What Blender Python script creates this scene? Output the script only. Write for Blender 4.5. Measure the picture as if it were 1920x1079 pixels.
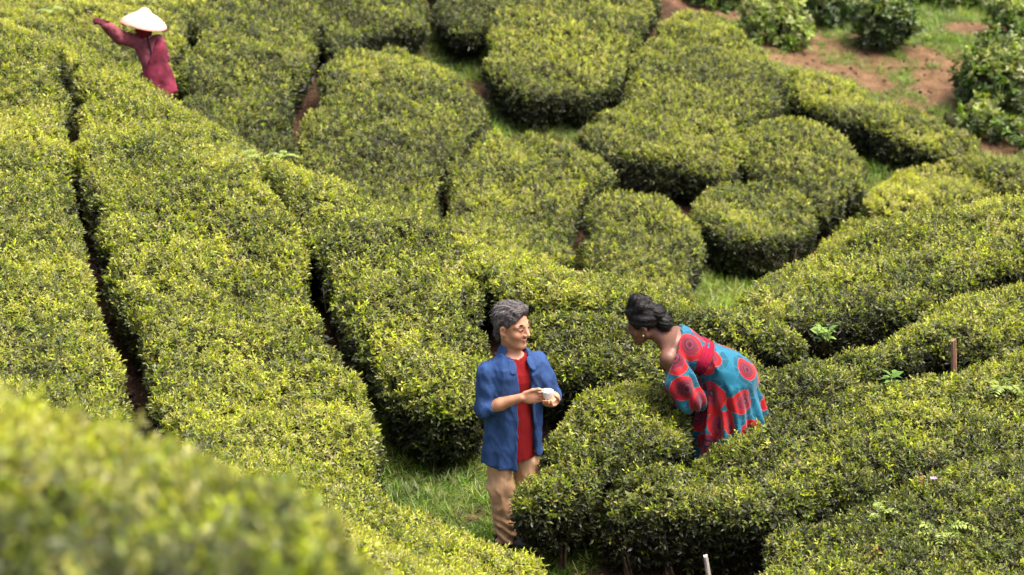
import bpy, bmesh, math, random
import numpy as np
from mathutils import Vector, Matrix

# ---------------------------------------------------------------- camera, sky, sun, exposure
for o in list(bpy.data.objects): bpy.data.objects.remove(o)
scene = bpy.context.scene
COL = scene.collection
cam_data = bpy.data.cameras.new("camera"); cam = bpy.data.objects.new("camera", cam_data); COL.objects.link(cam)
cam.location = (0, 0, 7.71); cam.rotation_euler = (math.radians(70), 0, 0)
cam_data.sensor_width = 36; cam_data.lens = 100; cam_data.clip_start = .1; cam_data.clip_end = 3000
cam_data.dof.use_dof = True; cam_data.dof.focus_distance = 18.0; cam_data.dof.aperture_fstop = 3.0
scene.camera = cam
SUN_EL, SUN_AZ = 69, 95          # degrees; azimuth clockwise from +Y (away from the camera), negative = to the left
world = bpy.data.worlds.new("World"); scene.world = world; world.use_nodes = True
wn = world.node_tree.nodes; wl = world.node_tree.links
sky = wn.new('ShaderNodeTexSky'); sky.sky_type = 'NISHITA'; sky.sun_disc = False
sky.sun_elevation = math.radians(SUN_EL); sky.sun_rotation = math.radians(SUN_AZ)
sky.air_density = .5; sky.dust_density = 8.0; sky.ozone_density = 1.0
bg = wn['Background']; bg.inputs['Strength'].default_value = .15
wl.new(sky.outputs[0], bg.inputs['Color'])
sun_data = bpy.data.lights.new("sun", 'SUN'); sun = bpy.data.objects.new("sun", sun_data); COL.objects.link(sun)
sun_data.energy = 1.35; sun_data.angle = math.radians(34); sun_data.color = (1, .93, .80)
_e, _a = math.radians(SUN_EL), math.radians(SUN_AZ)
_to = Vector((math.sin(_a)*math.cos(_e), math.cos(_a)*math.cos(_e), math.sin(_e)))
sun.rotation_euler = _to.to_track_quat('Z', 'Y').to_euler()
sun.location = (-6, 30, 30)
scene.view_settings.view_transform = 'Standard'; scene.view_settings.look = 'None'
scene.view_settings.exposure = 1.64; scene.view_settings.gamma = 1
scene.render.engine = 'CYCLES'
scene.cycles.max_bounces = 5; scene.cycles.diffuse_bounces = 3; scene.cycles.glossy_bounces = 2; scene.cycles.transmission_bounces = 2
scene.cycles.use_denoising = True; scene.cycles.use_adaptive_sampling = True; scene.cycles.adaptive_threshold = .03

rng = np.random.default_rng(7)
random.seed(7)

# ---------------------------------------------------------------- the lie of the land: surveyed heights and plot outlines, in metres
CTRL = [(-1.03,16.34,0.00), (-1.78,17.23,0.11), (-2.24,19.44,0.33), (-2.76,21.30,0.47), (-3.42,23.15,0.60), (-3.02,23.15,0.60), (-4.01,22.11,0.67), (-3.33,19.10,0.57), (-2.98,17.25,0.47), (-3.10,16.52,0.51), (-4.23,24.07,0.77), (-4.47,20.53,0.71), (-3.75,16.79,0.65), (-2.13,21.31,0.51), (-1.46,20.57,0.51), (-0.63,19.80,0.45), (0.15,19.14,0.39), (0.90,18.69,0.33), (1.62,18.34,0.25), (2.06,18.01,0.20), (-1.17,19.01,0.32), (-0.65,18.00,0.18), (-0.32,17.52,0.03), (0.15,18.71,0.39), (0.88,18.37,0.33), (0.50,17.71,0.26), (0.14,17.83,0.29), (0.65,16.82,0.16), (0.07,16.25,0.04), (1.01,17.24,0.14), (2.14,17.68,0.19), (3.12,18.53,0.18), (3.56,18.96,0.18), (4.17,19.20,0.25), (1.76,19.14,0.11), (2.82,20.65,0.16), (3.93,21.23,0.28), (2.57,18.62,0.14), (3.69,19.77,0.21), (4.75,21.58,0.38), (1.20,16.35,0.04), (2.16,16.56,0.02), (3.33,17.57,0.16), (3.10,16.13,0.02), (1.67,14.93,-0.05), (2.91,14.93,-0.05), (3.72,16.80,0.10), (0.13,15.23,-0.13), (-0.35,15.46,-0.06), (-1.08,14.60,0.50), (-1.45,13.93,1.00), (-0.91,12.24,1.30), (-0.45,13.58,0.61), (-1.84,12.74,1.81), (-1.37,7.05,4.32), (-0.95,6.53,4.34), (-0.73,6.94,4.00), (-0.44,8.16,3.26), (-1.00,5.64,4.54), (1.41,24.46,-1.64), (1.27,25.61,-1.41), (0.20,25.17,-1.47), (0.21,26.74,-1.24), (-1.08,25.00,-1.05), (-1.13,26.35,-0.84), (-1.20,28.24,-0.62), (-1.60,29.66,-0.53), (-2.53,25.36,-0.65), (-2.65,26.72,-0.41), (-2.97,28.51,-0.18), (-3.99,27.23,0.10), (-4.81,27.77,0.12), (-5.72,26.76,0.27), (2.31,26.56,-1.73), (2.96,27.89,-1.59), (1.55,27.22,-1.38), (1.69,30.00,-1.04), (0.51,29.52,-0.91), (0.72,30.96,-0.75), (3.43,29.85,-1.48), (4.16,28.71,-1.68), (4.92,28.12,-1.84), (4.21,27.41,-1.73), (3.42,26.13,-1.75), (0.05,16.35,-0.00), (-0.72,17.68,0.16), (-0.31,16.81,0.09), (0.37,16.19,0.15), (1.92,25.37,-1.53), (4.08,28.82,-1.40), (2.89,30.28,-1.21), (4.58,31.83,-1.31), (4.08,32.95,-1.17), (5.67,32.95,-1.17), (6.35,35.07,-1.18), (2.93,34.59,-1.06), (5.69,31.06,-1.41), (7.27,32.91,-1.29), (0.00,0.00,6.00), (3.00,2.00,5.60), (-4.00,0.00,6.10), (4.00,6.00,4.20), (3.00,10.00,2.00), (1.50,11.00,1.60), (0.00,9.50,2.40), (-5.00,8.00,4.30), (-6.00,13.00,2.00), (7.00,12.00,1.20), (8.00,0.00,6.00), (-9.00,2.00,6.30), (-1.20,22.60,-0.50), (0.00,22.00,-0.85), (1.00,21.60,-1.10), (2.00,22.60,-1.30), (3.20,23.50,-1.40), (4.60,24.50,-1.30), (-2.20,23.40,-0.20), (-3.20,24.30,0.15), (6.50,25.00,-1.10), (0.00,36.00,0.10), (4.00,40.00,0.30), (10.00,36.00,-0.20), (-8.00,34.00,1.80), (-8.00,25.00,1.60), (10.00,26.00,0.00), (10.00,18.00,0.90), (-9.00,18.00,1.60), (0.00,48.00,2.00), (14.00,48.00,2.00), (-14.00,48.00,3.00)]
PLOT_OUTLINES = {
  'spur_far_left': [(-5.12, 24.62), (-4.19, 24.18), (-4.03, 24.22), (-3.66, 22.32), (-3.5, 21.4), (-3.25, 19.91), (-2.9, 18.38), (-2.58, 17.33), (-2.37, 16.37), (-2.47, 14.94), (-3.0, 14.73), (-3.33, 14.77)],
  'spur_wide': [(-3.79, 24.15), (-3.52, 23.9), (-2.98, 23.26), (-2.59, 23.29), (-2.17, 21.91), (-1.96, 20.72), (-1.64, 19.74), (-1.43, 18.79), (-1.16, 18.03), (-0.95, 17.33), (-0.88, 16.67), (-0.89, 16.11), (-1.29, 15.69), (-1.84, 15.94), (-2.06, 16.29), (-2.32, 17.25), (-2.64, 18.34), (-2.96, 19.69), (-3.31, 21.21), (-3.52, 22.37)],
  'spur_ridge': [(-2.17, 22.52), (-1.66, 21.12), (-1.05, 20.39), (-0.51, 19.8), (-0.3, 19.12), (-0.22, 18.31), (-0.16, 17.68), (-0.19, 17.29), (-0.49, 17.27), (-0.78, 17.57), (-0.98, 17.95), (-1.2, 18.77), (-1.39, 19.4), (-1.65, 20.07)],
  'crest_strip': [(-0.44, 20.25), (0.16, 19.76), (0.92, 19.13), (1.65, 18.69), (2.09, 18.25), (1.93, 18.11), (1.61, 18.23), (1.07, 18.41), (0.44, 18.52), (-0.08, 18.79), (-0.27, 19.13)],
  'behind_man': [(0.0, 18.09), (0.29, 18.14), (0.69, 18.11), (1.05, 17.97), (1.4, 17.83), (1.71, 17.68), (2.01, 17.83), (2.33, 18.11), (2.76, 18.6), (3.19, 19.01), (3.71, 19.39), (4.3, 19.69), (4.16, 18.91), (3.56, 18.52), (3.24, 18.13), (2.85, 18.15), (2.52, 17.84), (2.18, 17.41), (1.88, 17.13), (1.53, 17.12), (1.12, 17.33), (0.67, 17.52), (0.32, 17.51), (0.07, 17.66)],
  'between_pair': [(0.06, 15.97), (0.16, 16.2), (0.27, 16.55), (0.5, 17.0), (0.77, 17.31), (1.05, 17.31), (1.17, 17.04), (1.11, 16.61), (0.8, 16.34), (0.56, 16.12), (0.41, 15.92), (0.26, 15.82), (0.13, 15.83)],
  'right_upper': [(1.64, 19.34), (2.0, 20.47), (2.34, 20.69), (2.84, 20.8), (3.28, 21.04), (3.78, 21.29), (4.64, 21.53), (4.38, 20.1), (3.78, 19.8), (3.48, 19.64), (3.05, 19.31), (2.77, 18.96), (2.42, 18.87), (2.04, 18.84), (1.78, 18.89)],
  'front_right': [(0.42, 15.78), (0.59, 16.09), (1.11, 16.52), (1.65, 16.91), (2.08, 17.11), (2.62, 17.55), (3.0, 17.68), (3.46, 17.89), (4.08, 18.15), (3.84, 16.87), (3.25, 16.59), (2.53, 16.25), (1.97, 16.0), (1.6, 15.85), (1.4, 15.79), (1.01, 15.78), (0.71, 15.81), (0.49, 15.78)],
  'front_corner': [(3.83, 16.82), (3.28, 16.56), (2.56, 16.22), (2.03, 15.95), (1.75, 15.72), (1.54, 15.37), (1.43, 14.01), (3.22, 13.8)],
  'front_low': [(-1.86, 16.25), (-1.59, 16.26), (-1.06, 16.21), (-0.65, 15.92), (-0.29, 15.62), (-0.05, 15.42), (0.17, 15.11), (0.0, 10.08), (-0.41, 9.87), (-0.83, 9.91), (-1.07, 9.97), (-1.6, 11.81), (-1.71, 12.26)],
  'near_blur': [(-1.39, 6.17), (-1.21, 6.24), (-1.09, 6.2), (-0.96, 6.19), (-0.82, 6.11), (-0.75, 5.88), (-0.58, 5.5), (-0.41, 5.13), (-0.3, 4.88), (-0.23, 4.57), (-0.13, 4.47), (-0.62, 4.42), (-1.05, 4.45)],
  'far_top_left': [(-5.71, 28.63), (-3.3, 30.22), (-3.2, 28.88), (-3.33, 28.08), (-3.31, 27.17), (-3.26, 25.36), (-3.94, 25.0), (-4.88, 24.16)],
  'far_two': [(-3.22, 29.92), (-2.3, 30.77), (-2.04, 29.36), (-2.0, 27.94), (-2.13, 27.02), (-2.13, 26.32), (-2.07, 25.39), (-2.3, 22.91), (-3.02, 25.31), (-3.21, 26.97), (-3.17, 27.83)],
  'far_three': [(-1.99, 27.65), (-1.71, 28.45), (-1.35, 28.97), (-0.89, 28.81), (-0.44, 28.44), (-0.23, 27.93), (-0.36, 27.21), (-0.6, 26.44), (-0.75, 25.68), (-0.75, 24.75), (-1.33, 23.95), (-1.89, 24.96), (-2.01, 26.39)],
  'far_top_mid': [(-2.08, 31.06), (-1.15, 31.55), (-0.94, 30.39), (-0.98, 29.72), (-1.47, 29.31), (-1.85, 28.53), (-2.01, 28.93)],
  'far_gap': [(-0.79, 31.85), (-0.18, 32.17), (-0.15, 30.99), (-0.26, 30.16), (-0.52, 29.89), (-0.79, 30.26), (-0.89, 31.0)],
  'far_face': [(-0.18, 30.26), (0.0, 31.65), (1.59, 33.14), (1.64, 31.62), (1.35, 30.34), (1.17, 29.4), (0.9, 28.75), (0.33, 28.38), (-0.11, 28.46), (-0.28, 29.08)],
  'far_big': [(1.82, 31.53), (2.26, 31.71), (2.59, 31.21), (2.9, 30.51), (3.01, 30.03), (2.79, 29.19), (2.45, 28.53), (2.34, 27.77), (2.1, 27.31), (1.77, 27.36), (1.18, 27.3), (0.7, 27.42), (0.65, 27.71), (1.0, 28.41), (1.2, 29.34), (1.5, 30.48)],
  'far_mid': [(-0.54, 26.18), (-0.29, 26.93), (0.03, 27.51), (0.43, 27.47), (0.85, 27.15), (0.95, 26.82), (0.72, 26.22), (0.63, 25.49), (0.62, 24.74), (0.1, 24.37), (-0.49, 24.58), (-0.58, 25.41)],
  'far_lower': [(0.73, 25.49), (0.8, 26.03), (1.04, 26.42), (1.41, 26.41), (1.74, 25.87), (1.83, 25.19), (1.63, 24.75), (1.48, 23.9), (0.91, 24.08), (0.69, 24.76)],
  'far_dark_face': [(1.75, 26.46), (2.02, 26.98), (2.53, 27.27), (2.88, 27.07), (2.97, 26.54), (2.78, 25.94), (2.33, 25.59), (1.88, 25.63)],
  'far_round': [(2.44, 28.38), (2.71, 28.91), (3.07, 29.07), (3.43, 28.74), (3.69, 28.27), (3.6, 27.7), (3.39, 27.3), (3.08, 26.88), (2.96, 27.3), (2.55, 27.54), (2.33, 27.57)],
  'far_band': [(3.07, 30.44), (3.45, 30.66), (3.99, 30.12), (4.39, 29.6), (4.8, 29.21), (5.29, 28.68), (5.73, 28.0), (5.54, 26.99), (5.18, 27.99), (4.7, 28.47), (4.28, 28.76), (3.85, 28.92), (3.43, 29.31), (3.06, 29.68)],
  'far_low_light': [(3.72, 27.81), (4.12, 28.33), (4.61, 28.6), (4.98, 28.42), (5.08, 28.01), (4.56, 27.52), (3.97, 27.14), (3.66, 27.27)],
  'far_strip': [(3.02, 26.54), (3.35, 26.91), (3.85, 27.06), (4.17, 27.0), (3.91, 25.94), (3.24, 25.41), (2.94, 25.99)],
}
SPOTS = {
  'man': (0.05, 16.27, 0.035),
  'stake': (3.01, 17.813, 0.566),
  'post': (1.233, 15.693, -0.038),
  'shrub0': (3.118, 32.539, -1.107),
  'shrub1': (3.906, 33.723, -1.159),
  'shrub2': (4.398, 32.404, -1.226),
  'shrub3': (5.487, 30.701, -1.457),
  'shrub4': (5.11, 30.166, -1.525),
  'shrub5': (5.527, 29.816, -1.577),
  'shrub6': (6.052, 33.101, -1.206),
  'shrub7': (2.454, 33.972, -0.982),
  'shrub8': (5.4, 34.593, -1.196),
  'shrub9': (4.644, 30.448, -1.475),
  'fern0': (2.582, 15.556, 0.442),
  'fern1': (3.026, 15.944, 0.495),
  'fern2': (3.229, 17.349, 0.639),
  'fern3': (1.797, 16.265, 0.495),
  'fern4': (2.243, 15.808, 0.45),
  'fern5': (-2.176, 22.391, 0.681),
  'fern6': (-1.808, 21.418, 0.986),
  'fern7': (-1.411, 21.072, 0.878),
  'fern8': (-4.036, 24.199, 1.432),
  'fern9': (-2.626, 20.139, 0.992),
  'fern10': (2.721, 28.359, -0.972),
  'weed0': (2.157, 18.356, 0.634),
  'weed1': (2.512, 17.457, 0.648),
  'weed2': (2.626, 19.286, 0.483),
  'weed3': (2.138, 15.196, 0.431),
  'weed4': (2.601, 16.084, 0.504),
  'weed5': (1.935, 16.321, 0.518),
  'weed6': (3.393, 18.608, 0.697),
  'weed7': (2.879, 19.142, 0.598),
}
GRASS = [(-0.8, 17.93, 0.75, 0.9, 0.8), (-0.35, 16.86, 0.8, 0.8, 1), (0.07, 16.23, 0.6, 0.5, 1), (0.42, 16.35, 0.3, 0.5, 1), (1.93, 25.41, 0.8, 0.9, 1), (4.12, 29.14, 0.9, 0.8, 1), (2.83, 30.15, 0.7, 0.7, 0.9), (5.11, 33.48, 3.2, 6, 0.95), (5.51, 30.63, 1.8, 2.2, 0.9), (3.53, 33.85, 1.4, 3, 0.6), (-0.11, 28.72, 0.7, 0.6, 0.45), (-0.65, 30.29, 0.6, 1.0, 0.4), (0.71, 28.85, 0.5, 0.5, 0.4), (3.77, 28.1, 0.9, 0.6, 0.8)]
BARE = [(3.78, 32.51, 1.2, 1.0), (4.44, 31.72, 1.1, 1.6), (4.89, 32.3, 0.9, 0.7), (5.66, 33.67, 0.5, 0.6), (4.48, 31.03, 0.4, 0.6), (4.32, 32.79, 0.5, 0.8), (2.44, 34.23, 0.7, 1.0), (5.42, 30.06, 0.5, 0.4), (-0.24, 16.74, 0.12, 0.15)]

CT = np.array(CTRL)
def _tps(r2): return np.where(r2 > 0, .5*r2*np.log(r2+1e-12), 0)
def _fit():
    n = len(CT); xy = CT[:, :2]
    K = _tps(((xy[:, None]-xy[None])**2).sum(-1)) + .25*np.eye(n)
    P = np.c_[np.ones(n), xy]
    return np.linalg.solve(np.block([[K, P], [P.T, np.zeros((3, 3))]]), np.r_[CT[:, 2], 0, 0, 0])
_W = _fit()
def ground_raw(x, y):
    r2 = (x[..., None]-CT[:, 0])**2 + (y[..., None]-CT[:, 1])**2
    return _tps(r2)@_W[:-3] + _W[-3] + _W[-2]*x + _W[-1]*y
# the ground on a 0.2 m grid, looked up bilinearly
GX0, GX1, GY0, GY1, GS = -16., 16., -6., 52., .2
_gx = np.arange(GX0, GX1+GS/2, GS); _gy = np.arange(GY0, GY1+GS/2, GS)
_gxx, _gyy = np.meshgrid(_gx, _gy, indexing='ij')
GZ = np.concatenate([ground_raw(_gxx[i:i+16], _gyy[i:i+16]) for i in range(0, len(_gx), 16)])
def ground(x, y):
    x = np.asarray(x, float); y = np.asarray(y, float)
    a = np.clip((x-GX0)/GS, 0, len(_gx)-1.001); b = np.clip((y-GY0)/GS, 0, len(_gy)-1.001)
    i = a.astype(int); j = b.astype(int); a = a-i; b = b-j
    return GZ[i, j]*(1-a)*(1-b)+GZ[i+1, j]*a*(1-b)+GZ[i, j+1]*(1-a)*b+GZ[i+1, j+1]*a*b
def gz(x, y): return float(ground(x, y))

# ---------------------------------------------------------------- helpers
def vnoise(P, seed=0):
    """smooth value noise in -1..1 at points P (...,3)"""
    P = np.asarray(P, float); I = np.floor(P).astype(np.int64); F = P-I; F = F*F*(3-2*F)
    out = 0
    for dx in (0, 1):
        for dy in (0, 1):
            for dz in (0, 1):
                n = (I[..., 0]+dx)*374761393 + (I[..., 1]+dy)*668265263 + (I[..., 2]+dz)*2147483647 + seed*144269504
                n = (n ^ (n >> 13))*1274126177; n = (n ^ (n >> 16)) & 0xffff
                w = (F[..., 0] if dx else 1-F[..., 0])*(F[..., 1] if dy else 1-F[..., 1])*(F[..., 2] if dz else 1-F[..., 2])
                out = out + w*(n/32767.5-1)
    return out
def fbm(P, seed=0, octaves=3):
    P = np.asarray(P, float); s = 0; a = 1; t = 0
    for k in range(octaves):
        s = s+a*vnoise(P*2**k+k*7.3, seed+k); t += a; a *= .5
    return s/t
def nets(F, o, h):
    """surface nets: the F = 0 surface of a grid of values (negative inside) as verts, quads"""
    nx, ny, nz = F.shape; neg = F < 0
    cnt = np.zeros((nx-1, ny-1, nz-1), np.float32); acc = np.zeros((nx-1, ny-1, nz-1, 3), np.float32)
    def sl(c): return tuple(slice(k, n-1+k) for k, n in zip(c, (nx, ny, nz)))
    for ax in range(3):
        for p in (0, 1):
            for q in (0, 1):
                a = [0, 0, 0]; b = [0, 0, 0]; oth = [k for k in range(3) if k != ax]
                a[oth[0]] = b[oth[0]] = p; a[oth[1]] = b[oth[1]] = q; b[ax] = 1
                fa = F[sl(a)]; fb = F[sl(b)]; m = neg[sl(a)] != neg[sl(b)]
                t = fa[m]/(fa[m]-fb[m]); pos = np.tile(np.array(a, np.float32), (len(t), 1)); pos[:, ax] = t
                acc[m] += pos; cnt[m] += 1
    act = cnt > 0; idx = np.full(cnt.shape, -1, np.int64); idx[act] = np.arange(act.sum())
    V = (np.argwhere(act)+acc[act]/cnt[act][:, None])*h + np.asarray(o)
    Q = []
    for ax in range(3):
        b, c = [k for k in range(3) if k != ax]
        s0 = [slice(None)]*3; s1 = [slice(None)]*3; s0[ax] = slice(0, -1); s1[ax] = slice(1, None)
        for s in (s0, s1): s[b] = slice(1, -1); s[c] = slice(1, -1)
        n0 = neg[tuple(s0)]; n1 = neg[tuple(s1)]
        for inside_first in (True, False):
            m = (n0 & ~n1) if inside_first else (~n0 & n1)
            I = np.argwhere(m)
            if not len(I): continue
            I[:, b] += 1; I[:, c] += 1
            def cell(db, dc):
                J = I.copy(); J[:, b] += db; J[:, c] += dc
                return idx[J[:, 0], J[:, 1], J[:, 2]]
            q = np.stack([cell(-1, -1), cell(0, -1), cell(0, 0), cell(-1, 0)], 1)
            flip = (ax == 1) ^ (not inside_first)
            Q.append(q[:, ::-1] if flip else q)
    return V, np.concatenate(Q)
def grid_points(lo, hi, h):
    ax = [np.arange(a, b+h, h) for a, b in zip(lo, hi)]
    return np.stack(np.meshgrid(*ax, indexing='ij'), -1)
def mesh_from(name, V, Fs, mats=(), smooth=True, attrs=None):
    me = bpy.data.meshes.new(name); V = np.asarray(V, float)
    if isinstance(Fs, np.ndarray):
        me.vertices.add(len(V)); me.vertices.foreach_set('co', V.astype(np.float32).ravel())
        k = Fs.shape[1]; me.loops.add(Fs.size); me.polygons.add(len(Fs))
        me.loops.foreach_set('vertex_index', Fs.astype(np.int32).ravel())
        me.polygons.foreach_set('loop_start', np.arange(0, Fs.size, k, dtype=np.int32))
        me.update(calc_edges=True)
    else:
        me.from_pydata([tuple(v) for v in V], [], [tuple(int(i) for i in q) for q in Fs])
    if smooth: me.polygons.foreach_set('use_smooth', np.ones(len(me.polygons), bool))
    for m in (mats if isinstance(mats, (list, tuple)) else [mats]): me.materials.append(m)
    for k, a in (attrs or {}).items():
        a = np.asarray(a)
        if a.ndim == 1:
            at = me.attributes.new(k, 'FLOAT', 'POINT'); at.data.foreach_set('value', a.astype(np.float32))
        else:
            at = me.attributes.new(k, 'FLOAT_VECTOR', 'POINT'); at.data.foreach_set('vector', a.astype(np.float32).ravel())
    me.validate(); me.update()
    return me
def obj(name, me, parent=None, loc=None, label=None, category=None, group=None, kind=None):
    o = bpy.data.objects.new(name, me); COL.objects.link(o)
    if parent is not None: o.parent = parent
    if loc is not None: o.location = loc
    if label: o['label'] = label
    if category: o['category'] = category
    if group: o['group'] = group
    if kind: o['kind'] = kind
    return o
def normals_of(V, Q):
    a = V[Q[:, 2]]-V[Q[:, 0]]; b = V[Q[:, 3]]-V[Q[:, 1]]
    fn = np.cross(a, b); N = np.zeros_like(V)
    for k in range(4): np.add.at(N, Q[:, k], fn)
    return N/(np.linalg.norm(N, axis=1, keepdims=True)+1e-12), fn
# ---- materials
def new_mat(name):
    m = bpy.data.materials.new(name); m.use_nodes = True
    return m, m.node_tree.nodes, m.node_tree.links, m.node_tree.nodes['Principled BSDF']
def ramp(nodes, stops, interp='LINEAR'):
    r = nodes.new('ShaderNodeValToRGB'); e = r.color_ramp.elements; r.color_ramp.interpolation = interp
    while len(e) < len(stops): e.new(.5)
    for k, (p, c) in enumerate(stops): e[k].position = p; e[k].color = (*c, 1)
    return r
def nd(nodes, t, **kw):
    n = nodes.new(t)
    for k, v in kw.items(): setattr(n, k, v)
    return n
def plain_mat(name, col, rough=.7, noise=.15, scale=40, bump=0., bscale=200, spec=.3, coords='Object'):
    m, n, l, b = new_mat(name)
    tc = n.new('ShaderNodeTexCoord'); t = nd(n, 'ShaderNodeTexNoise'); t.inputs['Scale'].default_value = scale; t.inputs['Detail'].default_value = 4
    l.new(tc.outputs[coords], t.inputs['Vector'])
    r = ramp(n, [(.25, [c*(1-noise) for c in col]), (.75, [min(1, c*(1+noise)) for c in col])])
    l.new(t.outputs['Fac'], r.inputs['Fac']); l.new(r.outputs['Color'], b.inputs['Base Color'])
    b.inputs['Roughness'].default_value = rough; b.inputs['Specular IOR Level'].default_value = spec
    if bump:
        t2 = n.new('ShaderNodeTexNoise'); t2.inputs['Scale'].default_value = bscale; l.new(tc.outputs[coords], t2.inputs['Vector'])
        bp = n.new('ShaderNodeBump'); bp.inputs['Strength'].default_value = bump; bp.inputs['Distance'].default_value = .01
        l.new(t2.outputs['Fac'], bp.inputs['Height']); l.new(bp.outputs['Normal'], b.inputs['Normal'])
    return m
def leaf_mat(name, stops, back_gain=1.5, rough=.38, transl=.35, spec=.5):
    """leaf colour from the age of the leaf in its sprig (mesh) and the tint of the sprig (instance)"""
    m, n, l, b = new_mat(name)
    a = nd(n, 'ShaderNodeAttribute', attribute_type='GEOMETRY', attribute_name='age')
    s = nd(n, 'ShaderNodeAttribute', attribute_type='INSTANCER', attribute_name='tint')
    add = nd(n, 'ShaderNodeMath', operation='ADD'); l.new(a.outputs['Fac'], add.inputs[0]); l.new(s.outputs['Fac'], add.inputs[1])
    r = ramp(n, stops); l.new(add.outputs[0], r.inputs['Fac'])
    hs = nd(n, 'ShaderNodeHueSaturation'); l.new(r.outputs['Color'], hs.inputs['Color'])
    hv = nd(n, 'ShaderNodeAttribute', attribute_type='INSTANCER', attribute_name='wear')
    mr = nd(n, 'ShaderNodeMapRange'); mr.inputs['To Min'].default_value = .475; mr.inputs['To Max'].default_value = .515
    l.new(hv.outputs['Fac'], mr.inputs['Value']); l.new(mr.outputs[0], hs.inputs['Hue'])
    mv = nd(n, 'ShaderNodeMapRange'); mv.inputs['To Min'].default_value = .75; mv.inputs['To Max'].default_value = 1.25
    l.new(hv.outputs['Fac'], mv.inputs['Value']); l.new(mv.outputs[0], hs.inputs['Value'])
    ms = nd(n, 'ShaderNodeMapRange'); ms.inputs['To Min'].default_value = .72; ms.inputs['To Max'].default_value = 1.1; l.new(hv.outputs['Fac'], ms.inputs['Value']); l.new(ms.outputs[0], hs.inputs['Saturation'])
    l.new(hs.outputs['Color'], b.inputs['Base Color'])
    b.inputs['Roughness'].default_value = rough; b.inputs['Specular IOR Level'].default_value = spec
    tr = nd(n, 'ShaderNodeBsdfTranslucent')
    g = nd(n, 'ShaderNodeMixRGB', blend_type='MULTIPLY'); g.inputs['Fac'].default_value = 1; g.inputs['Color2'].default_value = (back_gain*1.15, back_gain*1.1, back_gain*.5, 1)
    l.new(hs.outputs['Color'], g.inputs['Color1']); l.new(g.outputs['Color'], tr.inputs['Color'])
    mx = nd(n, 'ShaderNodeMixShader'); mx.inputs['Fac'].default_value = transl
    l.new(b.outputs[0], mx.inputs[1]); l.new(tr.outputs[0], mx.inputs[2]); l.new(mx.outputs[0], n['Material Output'].inputs['Surface'])
    return m

# ---------------------------------------------------------------- scattering: points with attributes -> instances (foliage nobody could count)
def scatter_tree(name, coll):
    t = bpy.data.node_groups.new(name, 'GeometryNodeTree')
    t.interface.new_socket('Geometry', in_out='INPUT', socket_type='NodeSocketGeometry')
    t.interface.new_socket('Geometry', in_out='OUTPUT', socket_type='NodeSocketGeometry')
    N = t.nodes; L = t.links
    gi = N.new('NodeGroupInput'); go = N.new('NodeGroupOutput')
    ci = N.new('GeometryNodeCollectionInfo'); ci.inputs['Collection'].default_value = coll
    ci.inputs['Separate Children'].default_value = True; ci.inputs['Reset Children'].default_value = True
    mp = N.new('GeometryNodeMeshToPoints'); L.new(gi.outputs[0], mp.inputs['Mesh'])
    ip = N.new('GeometryNodeInstanceOnPoints'); L.new(mp.outputs[0], ip.inputs['Points']); L.new(ci.outputs[0], ip.inputs['Instance'])
    ip.inputs['Pick Instance'].default_value = True
    def attr(nm, dt):
        a = N.new('GeometryNodeInputNamedAttribute'); a.data_type = dt; a.inputs['Name'].default_value = nm
        return a.outputs['Attribute']
    L.new(attr('pick', 'INT'), ip.inputs['Instance Index'])
    er = N.new('FunctionNodeEulerToRotation'); L.new(attr('turn', 'FLOAT_VECTOR'), er.inputs[0]); L.new(er.outputs[0], ip.inputs['Rotation'])
    L.new(attr('size', 'FLOAT'), ip.inputs['Scale'])
    L.new(ip.outputs[0], go.inputs[0])
    return t
def eulers(axis, spin):
    """XYZ Euler angles of frames whose Z is axis, spun by spin about it"""
    z = axis/np.linalg.norm(axis, axis=1, keepdims=True)
    ref = np.where(np.abs(z[:, 2:3]) < .95, np.array([[0, 0, 1.]]), np.array([[1., 0, 0]]))
    x = np.cross(ref, z); x /= np.linalg.norm(x, axis=1, keepdims=True); y = np.cross(z, x)
    c, s = np.cos(spin)[:, None], np.sin(spin)[:, None]
    x, y = c*x+s*y, -s*x+c*y
    return np.stack([np.arctan2(y[:, 2], z[:, 2]), -np.arcsin(np.clip(x[:, 2], -1, 1)), np.arctan2(x[:, 1], x[:, 0])], 1)
def scatter_obj(name, tree, P, axis, size, tint, wear, pick, parent=None, **kw):
    me = bpy.data.meshes.new(name); me.vertices.add(len(P)); me.vertices.foreach_set('co', P.astype(np.float32).ravel())
    def fl(k, a): at = me.attributes.new(k, 'FLOAT', 'POINT'); at.data.foreach_set('value', np.asarray(a, np.float32))
    fl('size', size); fl('tint', tint); fl('wear', wear)
    at = me.attributes.new('turn', 'FLOAT_VECTOR', 'POINT'); at.data.foreach_set('vector', eulers(axis, rng.uniform(0, 6.283, len(P))).astype(np.float32).ravel())
    at = me.attributes.new('pick', 'INT', 'POINT'); at.data.foreach_set('value', np.asarray(pick, np.int32))
    me.update()
    o = obj(name, me, parent, kind='stuff', **kw)
    md = o.modifiers.new('scatter', 'NODES'); md.node_group = tree
    return o
def sprig_collection(name, meshes):
    c = bpy.data.collections.new(name)
    for k, me in enumerate(meshes):
        o = bpy.data.objects.new(f'{name}_{k:02d}', me); c.objects.link(o)
    return c
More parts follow.
